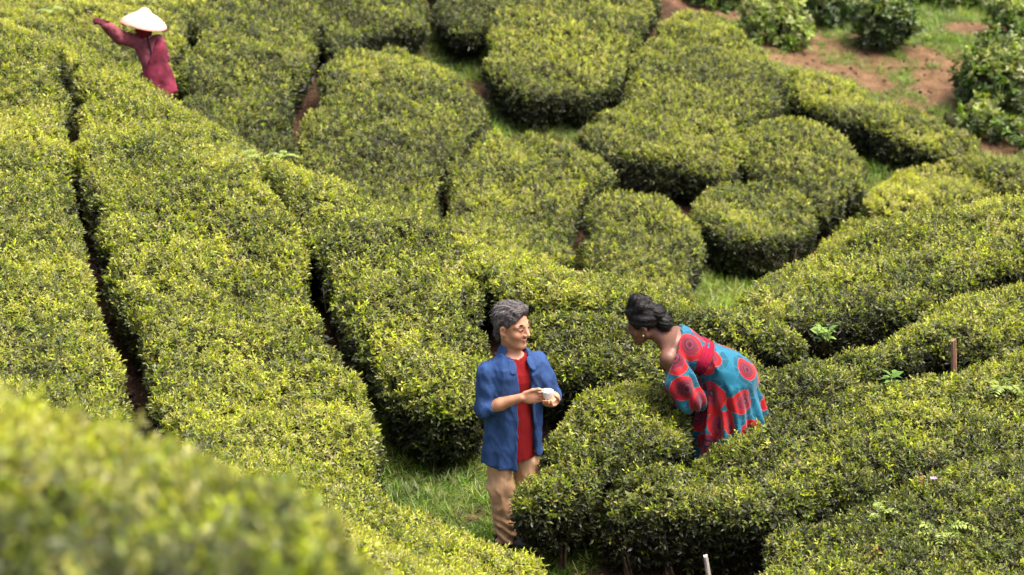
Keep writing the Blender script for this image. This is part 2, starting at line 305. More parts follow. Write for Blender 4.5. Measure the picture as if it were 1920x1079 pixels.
def leaf_geo(V, Fc, A, base, d, up, L, w, age, curl=.25, fold=.25, nseg=3):
    """one leaf: a pointed blade folded along its midrib, from base along d"""
    d = d/np.linalg.norm(d); s = np.cross(d, up); s /= np.linalg.norm(s)+1e-9; n = np.cross(s, d)
    i0 = len(V); prof = [(.0, .12), (.3, .85), (.62, .9), (1., .0)] if nseg == 3 else [(.0, .15), (.45, 1.), (1., 0)]
    for t, q in prof:
        c = base+d*L*t-n*curl*L*t*t
        if q > 0.001:
            V += [c+s*w*q*.5+n*fold*w*q*.5, c, c-s*w*q*.5+n*fold*w*q*.5]; A += [age]*3
        else: V += [c]; A += [age]
    for k in range(len(prof)-1):
        a = i0+3*k
        if k < len(prof)-2: Fc += [(a, a+1, a+4, a+3), (a+1, a+2, a+5, a+4)]
        else: Fc += [(a, a+1, a+3), (a+1, a+2, a+3)]

# ---------------------------------------------------------------- leaves, grass blades
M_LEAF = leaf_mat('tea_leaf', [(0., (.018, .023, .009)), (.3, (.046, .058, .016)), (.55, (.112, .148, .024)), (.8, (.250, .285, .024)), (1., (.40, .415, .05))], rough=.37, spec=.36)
M_GRASS = leaf_mat('grass_blade', [(0., (.038, .088, .011)), (.5, (.120, .215, .022)), (1., (.28, .32, .06))], rough=.5, transl=.3)
def make_sprig(seed, nl, L, spread, young):
    r = np.random.default_rng(seed); V, Fc, A = [], [], []
    for k in range(nl):
        t = k/(nl-1)                                   # 0 = lowest, oldest leaf; 1 = the bud
        ph = k*2.4+r.uniform(-.4, .4); el = (.15+1.05*t**1.5)*(1+r.uniform(-.25, .25))
        d = np.array([math.cos(ph)*math.cos(el), math.sin(ph)*math.cos(el), math.sin(el)])
        b = np.array([0, 0, spread*(t-.75)])+.004*r.normal(size=3)
        LL = L*(1.1-.45*t)*r.uniform(.8, 1.15)
        leaf_geo(V, Fc, A, b, d, np.array([0, 0, 1.])+.35*r.normal(size=3), LL, LL*r.uniform(.36, .46), young*t**1.6+r.uniform(-.07, .07), curl=r.uniform(.05, .4), fold=r.uniform(.1, .5), nseg=3)
    return mesh_from('sprig', V, Fc, M_LEAF, attrs={'age': A})
SPRIGS = sprig_collection('tea_sprig', [make_sprig(10+k, 7+k % 3, .041, .052, .42) for k in range(8)])
SPRIG_TREE = scatter_tree('tea_sprigs', SPRIGS)
def make_tuft(seed, n, Lmin, Lmax, lean):
    r = np.random.default_rng(seed); V, Fc, A = [], [], []
    for k in range(n):
        ph = r.uniform(0, 6.283); el = r.uniform(1.5-lean, 1.5)
        d = np.array([math.cos(ph)*math.cos(el), math.sin(ph)*math.cos(el), math.sin(el)])
        L = r.uniform(Lmin, Lmax)
        leaf_geo(V, Fc, A, np.r_[r.normal(0, .012, 2), -.005], d, np.array([-d[1], d[0], .2])*0+np.array([0, 0, 1.])+.3*r.normal(size=3), L, r.uniform(.004, .008), r.uniform(.2, .6), curl=r.uniform(.1, .6), fold=.2)
    return mesh_from('tuft', V, Fc, M_GRASS, attrs={'age': A})
TUFT_TREE = scatter_tree('grass_tufts', sprig_collection('grass_tuft', [make_tuft(40+k, 16, .03, .11, 1.25) for k in range(6)]))

# ---------------------------------------------------------------- ground
def ground_material():
    m, n, l, b = new_mat('hillside_earth')
    tc = nd(n, 'ShaderNodeTexCoord')
    def noise(sc, det=5, rough=.6):
        t = nd(n, 'ShaderNodeTexNoise'); t.inputs['Scale'].default_value = sc; t.inputs['Detail'].default_value = det; t.inputs['Roughness'].default_value = rough
        l.new(tc.outputs['Object'], t.inputs['Vector']); return t.outputs['Fac']
    soil = ramp(n, [(.3, (.022, .013, .008)), (.5, (.050, .028, .016)), (.75, (.10, .058, .034))]); l.new(noise(9), soil.inputs['Fac'])
    red = ramp(n, [(.3, (.07, .034, .020)), (.5, (.145, .072, .044)), (.75, (.23, .125, .08))]); l.new(noise(6), red.inputs['Fac'])
    gr = ramp(n, [(.3, (.035, .06, .012)), (.55, (.085, .13, .02)), (.8, (.15, .15, .05))]); l.new(noise(14), gr.inputs['Fac'])
    bare = nd(n, 'ShaderNodeAttribute', attribute_name='bare'); green = nd(n, 'ShaderNodeAttribute', attribute_name='green')
    m1 = nd(n, 'ShaderNodeMixRGB'); l.new(bare.outputs['Fac'], m1.inputs['Fac']); l.new(soil.outputs[0], m1.inputs['Color1']); l.new(red.outputs[0], m1.inputs['Color2'])
    m2 = nd(n, 'ShaderNodeMixRGB'); l.new(green.outputs['Fac'], m2.inputs['Fac']); l.new(m1.outputs[0], m2.inputs['Color1']); l.new(gr.outputs[0], m2.inputs['Color2'])
    l.new(m2.outputs[0], b.inputs['Base Color']); b.inputs['Roughness'].default_value = .95; b.inputs['Specular IOR Level'].default_value = .15
    bp = nd(n, 'ShaderNodeBump'); bp.inputs['Strength'].default_value = .7; bp.inputs['Distance'].default_value = .05
    l.new(noise(22, 6, .7), bp.inputs['Height']); l.new(bp.outputs['Normal'], b.inputs['Normal'])
    return m
# where grass grows and where the red earth lies bare: (x, y, radius_x, radius_y)
GRASS_SPOTS = [(s[0], s[1], s[2], s[3], s[4]) for s in GRASS]
def green_at(x, y):
    g = np.zeros_like(x)
    for (cx, cy, rx, ry, a) in GRASS_SPOTS:
        g = np.maximum(g, a*np.clip(1.6-1.6*(((x-cx)/rx)**2+((y-cy)/ry)**2), 0, 1))
    P = np.stack([x, y, 0*x], -1)
    return np.clip(g*(1.0+.5*fbm(P*1.7, 3)), 0, 1)
def bare_at(x, y):
    g = np.zeros_like(x)
    for (cx, cy, rx, ry) in BARE:
        g = np.maximum(g, np.clip(1.9-1.9*(((x-cx)/rx)**2+((y-cy)/ry)**2), 0, 1))
    P = np.stack([x, y, 0*x], -1)
    return np.clip(g+g*1.3*fbm(P*3.1, 9, 5)+.02, 0, 1)
def build_ground():
    s = .1; xs = np.arange(-9, 9.01, s); ys = np.arange(-4, 44.01, s)
    # a finer sheet in the middle, stretching out to the horizon at its rim
    def spread(a, lo, hi):
        out = [lo-2**k for k in range(10, 0, -1)]; out2 = [hi+2**k for k in range(1, 11)]
        return np.r_[out, a, out2]
    X, Y = np.meshgrid(spread(xs, -9, 9), spread(ys, -4, 44), indexing='ij')
    Z = ground(X, Y)
    P = np.stack([X, Y, 0*X], -1); Z = Z+.025*fbm(P*2.5, 5)+.02*fbm(P*7, 6)
    far = np.maximum(np.abs(X)-9, 0)+np.maximum(Y-44, 0)+np.maximum(-4-Y, 0)
    Z = Z+np.minimum(far, 200)*.05*(Y > 10)
    nx, ny = X.shape; I = np.arange(nx*ny).reshape(nx, ny)
    Q = np.stack([I[:-1, :-1], I[1:, :-1], I[1:, 1:], I[:-1, 1:]], -1).reshape(-1, 4)
    b = bare_at(X, Y); g = green_at(X, Y)*(1-.85*b)
    g = np.where(far > 0, .7, g)
    me = mesh_from('ground', np.stack([X, Y, Z], -1).reshape(-1, 3), Q, ground_material(), attrs={'green': g.ravel(), 'bare': b.ravel()})
    return obj('ground', me, kind='structure')
build_ground()

# ---------------------------------------------------------------- tea hedges
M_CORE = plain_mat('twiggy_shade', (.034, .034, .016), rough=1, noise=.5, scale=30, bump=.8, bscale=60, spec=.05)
M_STEM = plain_mat('tea_stem', (.10, .075, .05), rough=.9, noise=.4, scale=30, bump=.5, bscale=90, spec=.1)
def smooth_outline(poly, step=.12):
    p = np.array(poly, float); n = len(p); out = []
    for i in range(n):                                     # Catmull-Rom through the surveyed corners
        a, b, c, d = p[i-1], p[i], p[(i+1) % n], p[(i+2) % n]
        m = max(2, int(np.linalg.norm(c-b)/step))
        for t in np.arange(m)/m:
            out.append(.5*((2*b)+(c-a)*t+(2*a-5*b+4*c-d)*t*t+(3*b-a-3*c+d)*t**3)*.6+.4*(b+(c-b)*t))
    return np.array(out)
def poly_sdf(X, Y, P):
    """signed distance to a closed polygon, negative inside"""
    A = P; B = np.roll(P, -1, 0); q = np.stack([X.ravel(), Y.ravel()], -1)
    D = np.full(len(q), 1e9); ins = np.zeros(len(q), bool)
    for (ax, ay), (bx, by) in zip(A, B):
        ex, ey = bx-ax, by-ay; wx, wy = q[:, 0]-ax, q[:, 1]-ay
        t = np.clip((wx*ex+wy*ey)/(ex*ex+ey*ey+1e-12), 0, 1)
        D = np.minimum(D, (wx-ex*t)**2+(wy-ey*t)**2)
        c = ((ay <= q[:, 1]) & (by > q[:, 1])) | ((by <= q[:, 1]) & (ay > q[:, 1]))
        with np.errstate(divide='ignore', invalid='ignore'):
            ins ^= c & (q[:, 0] < ax+(q[:, 1]-ay)*ex/(ey if ey else 1e-9))
    return (np.sqrt(D)*np.where(ins, -1, 1)).reshape(X.shape)
def hedge_shell(outline, h, seed, shrink, vox=.07, edge=.085, under=.15, lump=.075):
    P = smooth_outline(outline); lo = P.min(0)-.3; hi = P.max(0)+.3
    xs = np.arange(lo[0], hi[0]+vox, vox); ys = np.arange(lo[1], hi[1]+vox, vox)
    X, Y = np.meshgrid(xs, ys, indexing='ij'); d = poly_sdf(X, Y, P); G = ground(X, Y)
    z0, z1 = float(G[d < .1].min()-.15), float(G[d < .1].max()+h+.35)
    zs = np.arange(z0, z1+vox, vox)
    R = np.stack(np.broadcast_arrays(X[..., None], Y[..., None], zs), -1)
    hz = (R[..., 2]-G[..., None])/h                        # height in hedge heights
    lum = fbm(R*1.6, seed, 2)*lump*1.4+vnoise(R*4.2, seed+5)*lump*.75
    top = 1+.05*np.clip(-d/.9, 0, 1)[..., None]            # gently domed plucking table
    d = d+shrink+.10*fbm(np.stack([X, Y, 0*X], -1)*2.4, seed+3, 4)
    dd = d[..., None]+under*np.clip(1-hz*1.6, 0, 1)**1.3   # the skirt draws in towards the stems
    a = dd+edge; b = (hz-top)*h+edge
    F = np.minimum(np.maximum(a, b), 0)+np.sqrt(np.maximum(a, 0)**2+np.maximum(b, 0)**2)-edge
    F = F+lum
    F = np.maximum(F, (.03-hz)*h)
    V, Q = nets(F, (xs[0], ys[0], zs[0]), vox)
    return V, Q
HEDGES = []
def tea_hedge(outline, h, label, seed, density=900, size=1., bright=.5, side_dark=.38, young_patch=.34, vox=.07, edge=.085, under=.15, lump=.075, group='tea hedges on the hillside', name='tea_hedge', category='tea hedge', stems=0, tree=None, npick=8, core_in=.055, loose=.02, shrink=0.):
    V, Q = hedge_shell(outline, h, seed, shrink, vox, edge, under, lump)
    N, fn = normals_of(V, Q)
    c = V.mean(0); base = Vector((c[0], c[1], gz(c[0], c[1])))
    root = obj(name, None, loc=base, label=label, category=category, group=group)
    off = np.array(base)
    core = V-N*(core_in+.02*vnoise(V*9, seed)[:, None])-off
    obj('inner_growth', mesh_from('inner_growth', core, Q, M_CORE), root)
    # sprigs over the shell
    ar = np.linalg.norm(fn, axis=1)*.5; n = int(ar.sum()*density)
    f = rng.choice(len(Q), n, p=ar/ar.sum()); u, w = rng.random(n)[:, None], rng.random(n)[:, None]
    q = Q[f]; Pt = (V[q[:, 0]]*(1-u)+V[q[:, 1]]*u)*(1-w)+(V[q[:, 3]]*(1-u)+V[q[:, 2]]*u)*w
    nr = (N[q[:, 0]]+N[q[:, 1]]+N[q[:, 2]]+N[q[:, 3]])*.25
    hgt = np.clip((Pt[:, 2]-ground(Pt[:, 0], Pt[:, 1]))/h, 0, 1.2)
    keep = (hgt > .10+.1*rng.random(n)) & ((hgt > .75) | (rng.random(n) < .62)) & ~((nr[:, 1] > .55) & (rng.random(n) < .45)); Pt, nr, hgt = Pt[keep], nr[keep], hgt[keep]; n = len(Pt)
    upf = np.clip(nr[:, 2], 0, 1)
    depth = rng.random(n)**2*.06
    ax = nr*.75+np.array([0, 0, .55])+.42*rng.normal(size=(n, 3))
    ax[:, 2] = np.where(hgt < .6, ax[:, 2]-.25, ax[:, 2])
    tall = .030*(rng.random(n) < .10)*upf*(rng.random(n)+.3)
    P2 = Pt+nr*(.012-depth+loose*rng.random(n)**3)[:, None]+np.array([0, 0, 1.])*tall[:, None]
    patch = fbm(Pt*.75, seed+20, 2); patch2 = fbm(Pt*2.7, seed+30, 2)
    low = 1-np.clip((hgt-.66)/.30, 0, 1); low = low*low*(3-2*low)*(1-.5*upf)          # flanks tinted dark for old leaves and painted-in shade; young shoots on top
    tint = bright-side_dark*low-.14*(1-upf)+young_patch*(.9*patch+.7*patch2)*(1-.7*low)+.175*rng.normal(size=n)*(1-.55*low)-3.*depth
    tint = np.where(rng.random(n) < .012, rng.uniform(.35, .5, n), tint)
    sz = size*(.70+.40*rng.random(n))*(1.28-.36*upf)
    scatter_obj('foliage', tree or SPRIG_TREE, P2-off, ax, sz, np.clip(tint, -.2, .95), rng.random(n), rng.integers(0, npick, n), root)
    # woody stems under the skirt
    if stems:
        P = smooth_outline(outline, .25); cx, cy = P.mean(0); r = random.Random(seed)
        for k in range(stems):
            x, y = P[int(k*len(P)/stems+r.random()*3) % len(P)]
            dx, dy = cx-x, cy-y; m = math.hypot(dx, dy)+1e-6; x += dx/m*.16; y += dy/m*.16
            obj('stem', stem_mesh(Vector((x, y, gz(x, y)-.03)), h*.75, -dx/m*.07, -dy/m*.07, r, base), root)
    HEDGES.append((root, n))
    return root
def tube(V, Fc, pts, radii, ns=5):
    i0 = len(V); pts = [np.asarray(p, float) for p in pts]
    for k, p in enumerate(pts):
        d = pts[min(k+1, len(pts)-1)]-pts[max(k-1, 0)]; d = d/(np.linalg.norm(d)+1e-9)
        a = np.cross(d, [.3, .8, .51]); a /= np.linalg.norm(a); b = np.cross(d, a)
        for s in range(ns):
            t = 6.28318*s/ns; V.append(p+radii[k]*(a*math.cos(t)+b*math.sin(t)))
    for k in range(len(pts)-1):
        for s in range(ns):
            Fc.append((i0+k*ns+s, i0+k*ns+(s+1) % ns, i0+(k+1)*ns+(s+1) % ns, i0+(k+1)*ns+s))
    Fc.append(tuple(i0+s for s in range(ns))[::-1]); Fc.append(tuple(i0+(len(pts)-1)*ns+s for s in range(ns)))
def stem_mesh(p, h, ox, oy, r, base):
    V, Fc = [], []; p = np.array(p-base)
    for k in range(3):
        e = p+np.array([ox*(1+.6*r.random())+.09*r.uniform(-1, 1), oy*(1+.6*r.random())+.09*r.uniform(-1, 1), h*(.75+.3*r.random())])
        mid = p*.5+e*.5+np.array([r.uniform(-.04, .04), r.uniform(-.04, .04), .03])
        s = p+np.array([.02*k-.02, .015*(k-1), 0])
        tube(V, Fc, [s, s*.6+mid*.4, mid, e], [.013, .011, .008, .004])
    return mesh_from('stem', V, Fc, M_STEM)

# ---------------------------------------------------------------- the hedges, one by one: plot, height, label, look
HEDGE_LIST = [
 ('spur_far_left', .55, 'tea hedge climbing the left edge of the slope, left of the brown soil furrow', dict(density=1378, bright=.50)),
 ('spur_wide', .55, 'long wide tea hedge between the brown soil furrow and the hedge ending behind the man', dict(density=1378, bright=.52)),
 ('spur_ridge', .55, 'tea hedge on the ridge whose dark rounded end stands just behind the man in blue', dict(density=1378, bright=.50, stems=14)),
 ('crest_strip', .50, 'narrow tea hedge along the crest behind the heads of the man and the woman', dict(density=1515, bright=.50)),
 ('behind_man', .55, 'tea hedge running behind the woman up to the wooden stake', dict(density=1654, bright=.38, stems=10)),
 ('between_pair', .62, 'short tea hedge standing between the man and the bending woman', dict(density=1790, bright=.38, stems=10)),
 ('right_upper', .50, 'tea hedge on the right slope above the wooden stake, red weeds at its foot', dict(density=1378, bright=.46, stems=8)),
 ('front_right', .55, 'long tea hedge hiding the hem of the printed dress, pale post at its foot', dict(density=1790, bright=.34, stems=12)),
 ('front_corner', .55, 'tea hedge with fern fronds filling the lower right corner', dict(density=1790, bright=.35, stems=4)),
 ('front_low', .50, 'yellow-green tea hedge in front of the shoes of the man in blue', dict(density=1654, bright=.60)),
 ('near_blur', .70, 'large out-of-focus tea hedge closest to the viewer in the lower left corner', dict(density=1178, size=1.2, bright=.32, young_patch=.45, vox=.05)),
 ('far_top_left', .50, 'bright tea hedge beyond the stooping picker in the straw hat', dict(density=964, size=.95, bright=.62)),
 ('far_two', .50, 'steep far tea hedge just to the right of the stooping picker', dict(shrink=.018, density=964, size=.95, bright=.45)),
 ('far_three', .50, 'broad domed far tea hedge rising above the middle of the ridge hedge', dict(shrink=.018, density=964, size=.95, bright=.46)),
 ('far_top_mid', .50, 'far tea hedge cut by the top edge, behind the broad domed one', dict(shrink=.018, density=964, size=.95, bright=.44)),
 ('far_gap', .45, 'dark scrubby far tea hedge in the gap at the top, left of the dark-faced one', dict(density=964, size=.95, bright=.25)),
 ('far_face', .55, 'far tea hedge at the top with a tall dark face toward the viewer', dict(shrink=.018, density=1032, size=.95, bright=.52, stems=6)),
 ('far_big', .55, 'largest far tea hedge, running up to the crest below the green scrub', dict(shrink=.018, density=1032, size=.95, bright=.50)),
 ('far_mid', .50, 'rounded far tea hedge rising straight above the head of the man', dict(shrink=.018, density=1032, size=.95, bright=.52)),
 ('far_lower', .50, 'small rounded far tea hedge rising straight above the head of the woman', dict(shrink=.018, density=1032, size=.95, bright=.46)),
 ('far_dark_face', .55, 'small far tea hedge with a dark face above the strip of green grass', dict(shrink=.018, density=1102, size=.95, bright=.48, stems=6)),
 ('far_round', .50, 'round far tea hedge behind the small one with the dark face', dict(shrink=.018, density=1032, size=.95, bright=.46)),
 ('far_band', .50, 'narrow far tea hedge sloping down in front of the bare red earth', dict(shrink=.018, density=1032, size=.95, bright=.52)),
 ('far_low_light', .40, 'low pale tea hedge under the dark side of the narrow sloping one', dict(shrink=.018, density=1032, size=.95, bright=.55)),
 ('far_strip', .40, 'low pale strip of tea just above the right slope hedge', dict(shrink=.018, density=1032, size=.95, bright=.58)),
]
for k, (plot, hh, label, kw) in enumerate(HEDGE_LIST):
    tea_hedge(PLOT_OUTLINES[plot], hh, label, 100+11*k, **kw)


# ---------------------------------------------------------------- people: signed distances meshed with surface nets
def v3(*a): return np.array(a, float)
def cap(P, a, b, ra, rb):
    a = np.asarray(a, float); b = np.asarray(b, float); ab = b-a
    t = np.clip(((P-a)@ab)/(ab@ab+1e-12), 0, 1)
    return np.linalg.norm(P-a-t[..., None]*ab, axis=-1)-(ra+(rb-ra)*t)
def chain(P, pts, rr, k=.015):
    d = None
    for i in range(len(pts)-1):
        e = cap(P, pts[i], pts[i+1], rr[i], rr[i+1]); d = e if d is None else smin(d, e, k)
    return d
def ell(P, c, r, R=None):
    q = P-np.asarray(c, float)
    if R is not None: q = q@R
    r = np.asarray(r, float); k0 = np.linalg.norm(q/r, axis=-1); k1 = np.linalg.norm(q/(r*r), axis=-1)
    return k0*(k0-1)/(k1+1e-9)
def smin(a, b, k):
    h = np.clip(.5+.5*(b-a)/k, 0, 1); return b*(1-h)+a*h-k*h*(1-h)
def smax(a, b, k): return -smin(-a, -b, k)
def frame(fwd, up=(0, 0, 1)):
    """columns: forward, left, up"""
    f = v3(*fwd); f /= np.linalg.norm(f); l = np.cross(v3(*up), f); l /= np.linalg.norm(l)
    return np.stack([f, l, np.cross(f, l)], 1)
def sdf_grid(fn, lo, hi, h):
    """fn on a fine grid, worked out only near the surface (a coarse grid first)"""
    k = 5; lo = np.asarray(lo, float); n = np.ceil((np.asarray(hi, float)-lo)/(h*k)).astype(int)+1
    ax = [lo[i]+h*k*np.arange(n[i]) for i in range(3)]
    Fc = fn(np.stack(np.meshgrid(*ax, indexing='ij'), -1)+h*k*.5)
    near = np.abs(Fc) < h*k*1.15+.012
    full = np.repeat(np.repeat(np.repeat(np.where(Fc < 0, -1., 1.), k, 0), k, 1), k, 2)
    m = np.repeat(np.repeat(np.repeat(near, k, 0), k, 1), k, 2)
    I = np.argwhere(m); full[m] = fn(lo+I*h)
    return full
def sdf_mesh(name, fn, lo, hi, h, mat, parent, attrs=None, **kw):
    V, Q = nets(sdf_grid(fn, lo, hi, h), lo, h)
    me = mesh_from(name, V, Q, mat, attrs={k: a(V) for k, a in (attrs or {}).items()})
    return obj(name, me, parent, **kw)
def skin_mat(name, col, lip, rough=.5, spec=.4, sss=.15):
    m, n, l, b = new_mat(name)
    tc = nd(n, 'ShaderNodeTexCoord'); t = nd(n, 'ShaderNodeTexNoise'); t.inputs['Scale'].default_value = 25; l.new(tc.outputs['Object'], t.inputs['Vector'])
    r = ramp(n, [(.3, [c*.85 for c in col]), (.7, [c*1.1 for c in col])]); l.new(t.outputs['Fac'], r.inputs['Fac'])
    a = nd(n, 'ShaderNodeAttribute', attribute_name='lips'); mx = nd(n, 'ShaderNodeMixRGB'); l.new(a.outputs['Fac'], mx.inputs['Fac'])
    l.new(r.outputs[0], mx.inputs['Color1']); mx.inputs['Color2'].default_value = (*lip, 1); l.new(mx.outputs[0], b.inputs['Base Color'])
    b.inputs['Roughness'].default_value = rough; b.inputs['Specular IOR Level'].default_value = spec
    b.inputs['Subsurface Weight'].default_value = sss; b.inputs['Subsurface Radius'].default_value = (.012, .005, .003)
    return m
def cloth_mat(name, col, weave=900, rough=.9, fade=.12, sheen=.0, crease=.006):
    m, n, l, b = new_mat(name)
    tc = nd(n, 'ShaderNodeTexCoord'); t = nd(n, 'ShaderNodeTexNoise'); t.inputs['Scale'].default_value = 9; t.inputs['Detail'].default_value = 6; l.new(tc.outputs['Object'], t.inputs['Vector'])
    r = ramp(n, [(.3, [c*(1-fade) for c in col]), (.7, [c*(1+fade) for c in col])]); l.new(t.outputs['Fac'], r.inputs['Fac']); l.new(r.outputs[0], b.inputs['Base Color'])
    w = nd(n, 'ShaderNodeTexNoise'); w.inputs['Scale'].default_value = weave*.25; l.new(tc.outputs['Object'], w.inputs['Vector'])
    mp = nd(n, 'ShaderNodeMapping'); mp.inputs['Scale'].default_value = (1, 1, .38); mp.inputs['Rotation'].default_value = (.25, .3, 0); l.new(tc.outputs['Object'], mp.inputs['Vector'])
    c = nd(n, 'ShaderNodeTexNoise'); c.inputs['Scale'].default_value = 24; c.inputs['Detail'].default_value = 3; c.inputs['Distortion'].default_value = 1.2; l.new(mp.outputs[0], c.inputs['Vector'])
    b0 = nd(n, 'ShaderNodeBump'); b0.inputs['Strength'].default_value = .8; b0.inputs['Distance'].default_value = crease; l.new(c.outputs['Fac'], b0.inputs['Height'])
    bp = nd(n, 'ShaderNodeBump'); bp.inputs['Strength'].default_value = .25; bp.inputs['Distance'].default_value = .003; l.new(w.outputs['Fac'], bp.inputs['Height']); l.new(b0.outputs['Normal'], bp.inputs['Normal']); l.new(bp.outputs['Normal'], b.inputs['Normal'])
    b.inputs['Roughness'].default_value = rough; b.inputs['Specular IOR Level'].default_value = .15; b.inputs['Sheen Weight'].default_value = sheen
    return m
def hair_mat(name, dark, grey, mix=.5, rough=.45, stretch=(8, 60, 60)):
    m, n, l, b = new_mat(name)
    tc = nd(n, 'ShaderNodeTexCoord'); mp = nd(n, 'ShaderNodeMapping'); mp.inputs['Scale'].default_value = stretch; l.new(tc.outputs['Object'], mp.inputs['Vector'])
    t = nd(n, 'ShaderNodeTexNoise'); t.inputs['Scale'].default_value = 2.5; t.inputs['Detail'].default_value = 5; l.new(mp.outputs[0], t.inputs['Vector'])
    r = ramp(n, [(.5-mix*.3, dark), (.5+.3*(1-mix), grey)]); l.new(t.outputs['Fac'], r.inputs['Fac']); l.new(r.outputs[0], b.inputs['Base Color'])
    bp = nd(n, 'ShaderNodeBump'); bp.inputs['Strength'].default_value = .8; bp.inputs['Distance'].default_value = .006; l.new(t.outputs['Fac'], bp.inputs['Height']); l.new(bp.outputs['Normal'], b.inputs['Normal'])
    b.inputs['Roughness'].default_value = rough; b.inputs['Specular IOR Level'].default_value = .25
    return m
def head_sdf(P, smile=1., jaw=1.):
    """a head about the midpoint between the ears; X forward, Y left, Z up"""
    Y = np.abs(P[..., 1]); S = np.stack([P[..., 0], Y, P[..., 2]], -1)
    d = ell(P, (-.012, 0, .032), (.096, .075, .086))
    d = smin(d, ell(P, (.028, 0, -.03), (.062, .058, .082)), .03)
    d = smin(d, cap(S, (-.012, .050, -.055), (.058, .014, -.102), .022*jaw, .020*jaw), .03)       # jaw line
    d = smin(d, ell(S, (.066, 0, -.100), (.022, .022, .018)), .02)                                 # chin
    d = smin(d, ell(S, (.056, .037, -.030), (.026, .026, .024)), .02)                              # cheek
    d = smin(d, cap(S, (.080, .012, .026), (.062, .050, .022), .011, .010), .016)                  # brow ridge
    d = smax(d, -ell(S, (.098, .032, .006), (.018, .017, .010)), .012)                             # eye socket
    d = smin(d, ell(S, (.076, .031, .004), (.012, .014, .011)), .006)                              # eyelid
    d = smin(d, cap(S, (.086, 0, .012), (.108, 0, -.026), .008, .012), .014)                       # nose
    d = smin(d, ell(S, (.096, .012, -.030), (.011, .009, .008)), .006)                             # nostril wing
    d = smin(d, cap(S, (.086, 0, -.052), (.074, .026, -.050+.008*smile), .009, .005), .010)        # upper lip
    d = smin(d, cap(S, (.084, 0, -.072), (.072, .022, -.062+.008*smile), .009, .005), .010)        # lower lip
    d = smax(d, -cap(S, (.098, 0, -.062), (.080, .027, -.053+.010*smile), .0045, .003), .004)      # mouth line
    R = frame((.9, .0, .25)); q = S-v3(-.004, .076, -.006)
    ear = smin(ell(S, (-.010, .079, -.010), (.019, .010, .031)), ell(S, (-.004, .075, -.036), (.011, .008, .012)), .01)
    ear = smax(ear, -ell(S, (-.002, .088, -.010), (.009, .009, .018)), .005)
    return smin(d, ear, .006)
def fingers(P, wrist, d, n, side, curl, length=.075, k=.005, spread=.017, thumb=None, r0=.0085):
    """palm and five fingers: d along the hand, n out of the palm, side towards the index finger"""
    d = v3(*d)/np.linalg.norm(d); n = v3(*n); n = n-d*(n@d); n /= np.linalg.norm(n); side = v3(*side); side = side-d*(side@d)-n*(side@n); side /= np.linalg.norm(side)
    w = v3(*wrist)
    R = np.stack([d, side, n], 1)
    pal = ell(P, w+d*.050, (.052, .040, .017), R)
    for i, (o, L) in enumerate(((1.5, .92), (.5, 1.), (-.5, .94), (-1.5, .76))):
        p0 = w+d*(.080-.004*abs(o))+side*o*spread*1.02; L = L*length; a = 0; pts = [w+d*.05+side*o*.012, p0]; rr = [r0*1.15, r0*1.1]
        for j, f in enumerate((.45, .32, .23)):
            a += curl[i % len(curl)]*(.7, 1., .7)[j]; p0 = p0+(d*math.cos(a)+n*math.sin(a))*L*f; pts.append(p0); rr.append(r0*(1.02-.09*j))
        pal = smin(pal, chain(P, pts, rr, .004), k)
    tb = [w+d*.020+side*.026, w+d*.045+side*.048+n*.012, w+d*.070+side*.050+n*.030, w+d*.090+side*.042+n*.040] if thumb is None else [w+d*.020+side*.026]+[v3(*t) for t in thumb]
    return smin(pal, chain(P, tb, [.013, .012, .010, .008][:len(tb)], .006), .010)
def strands(root, hair_ob, mat, n, L, flow, lift=.006, seed=1):
    """loose locks lying over the hair, so that its outline frays"""
    me = hair_ob.data; V = np.empty(len(me.vertices)*3); me.vertices.foreach_get('co', V); V = V.reshape(-1, 3)
    N = np.empty(len(me.vertices)*3); me.vertices.foreach_get('normal', N); N = N.reshape(-1, 3); r = np.random.default_rng(seed); P, Fc = [], []
    for i in r.integers(0, len(V), n):
        p, nn = V[i], N[i]; t = flow(p)+.25*r.normal(size=3); t = t-nn*(t@nn); m = np.linalg.norm(t)
        if m < 1e-3: continue
        t /= m; s = np.cross(nn, t); w = r.uniform(.0012, .0028); l_ = L*r.uniform(.5, 1.3); up = lift*r.uniform(-.3, 1.2); i0 = len(P)
        for k in range(4):
            f = k/3; c = p+t*l_*f+nn*(.0005+up*f-.02*l_*f*f*8*.5); P += [c+s*w*(1-.8*f), c-s*w*(1-.8*f)+nn*.0008]
        Fc += [(i0+2*k, i0+2*k+1, i0+2*k+3, i0+2*k+2) for k in range(3)]
    return obj('hair_strands', mesh_from('hair_strands', P, Fc, mat), hair_ob, kind='stuff')
M_EYE = plain_mat('eye_dark', (.022, .014, .011), rough=.6, noise=.1)
M_TEETH = plain_mat('teeth', (.75, .72, .66), rough=.3, noise=.05)
M_SHOE = plain_mat('dark_shoe', (.012, .011, .012), rough=.55, noise=.3, scale=20)

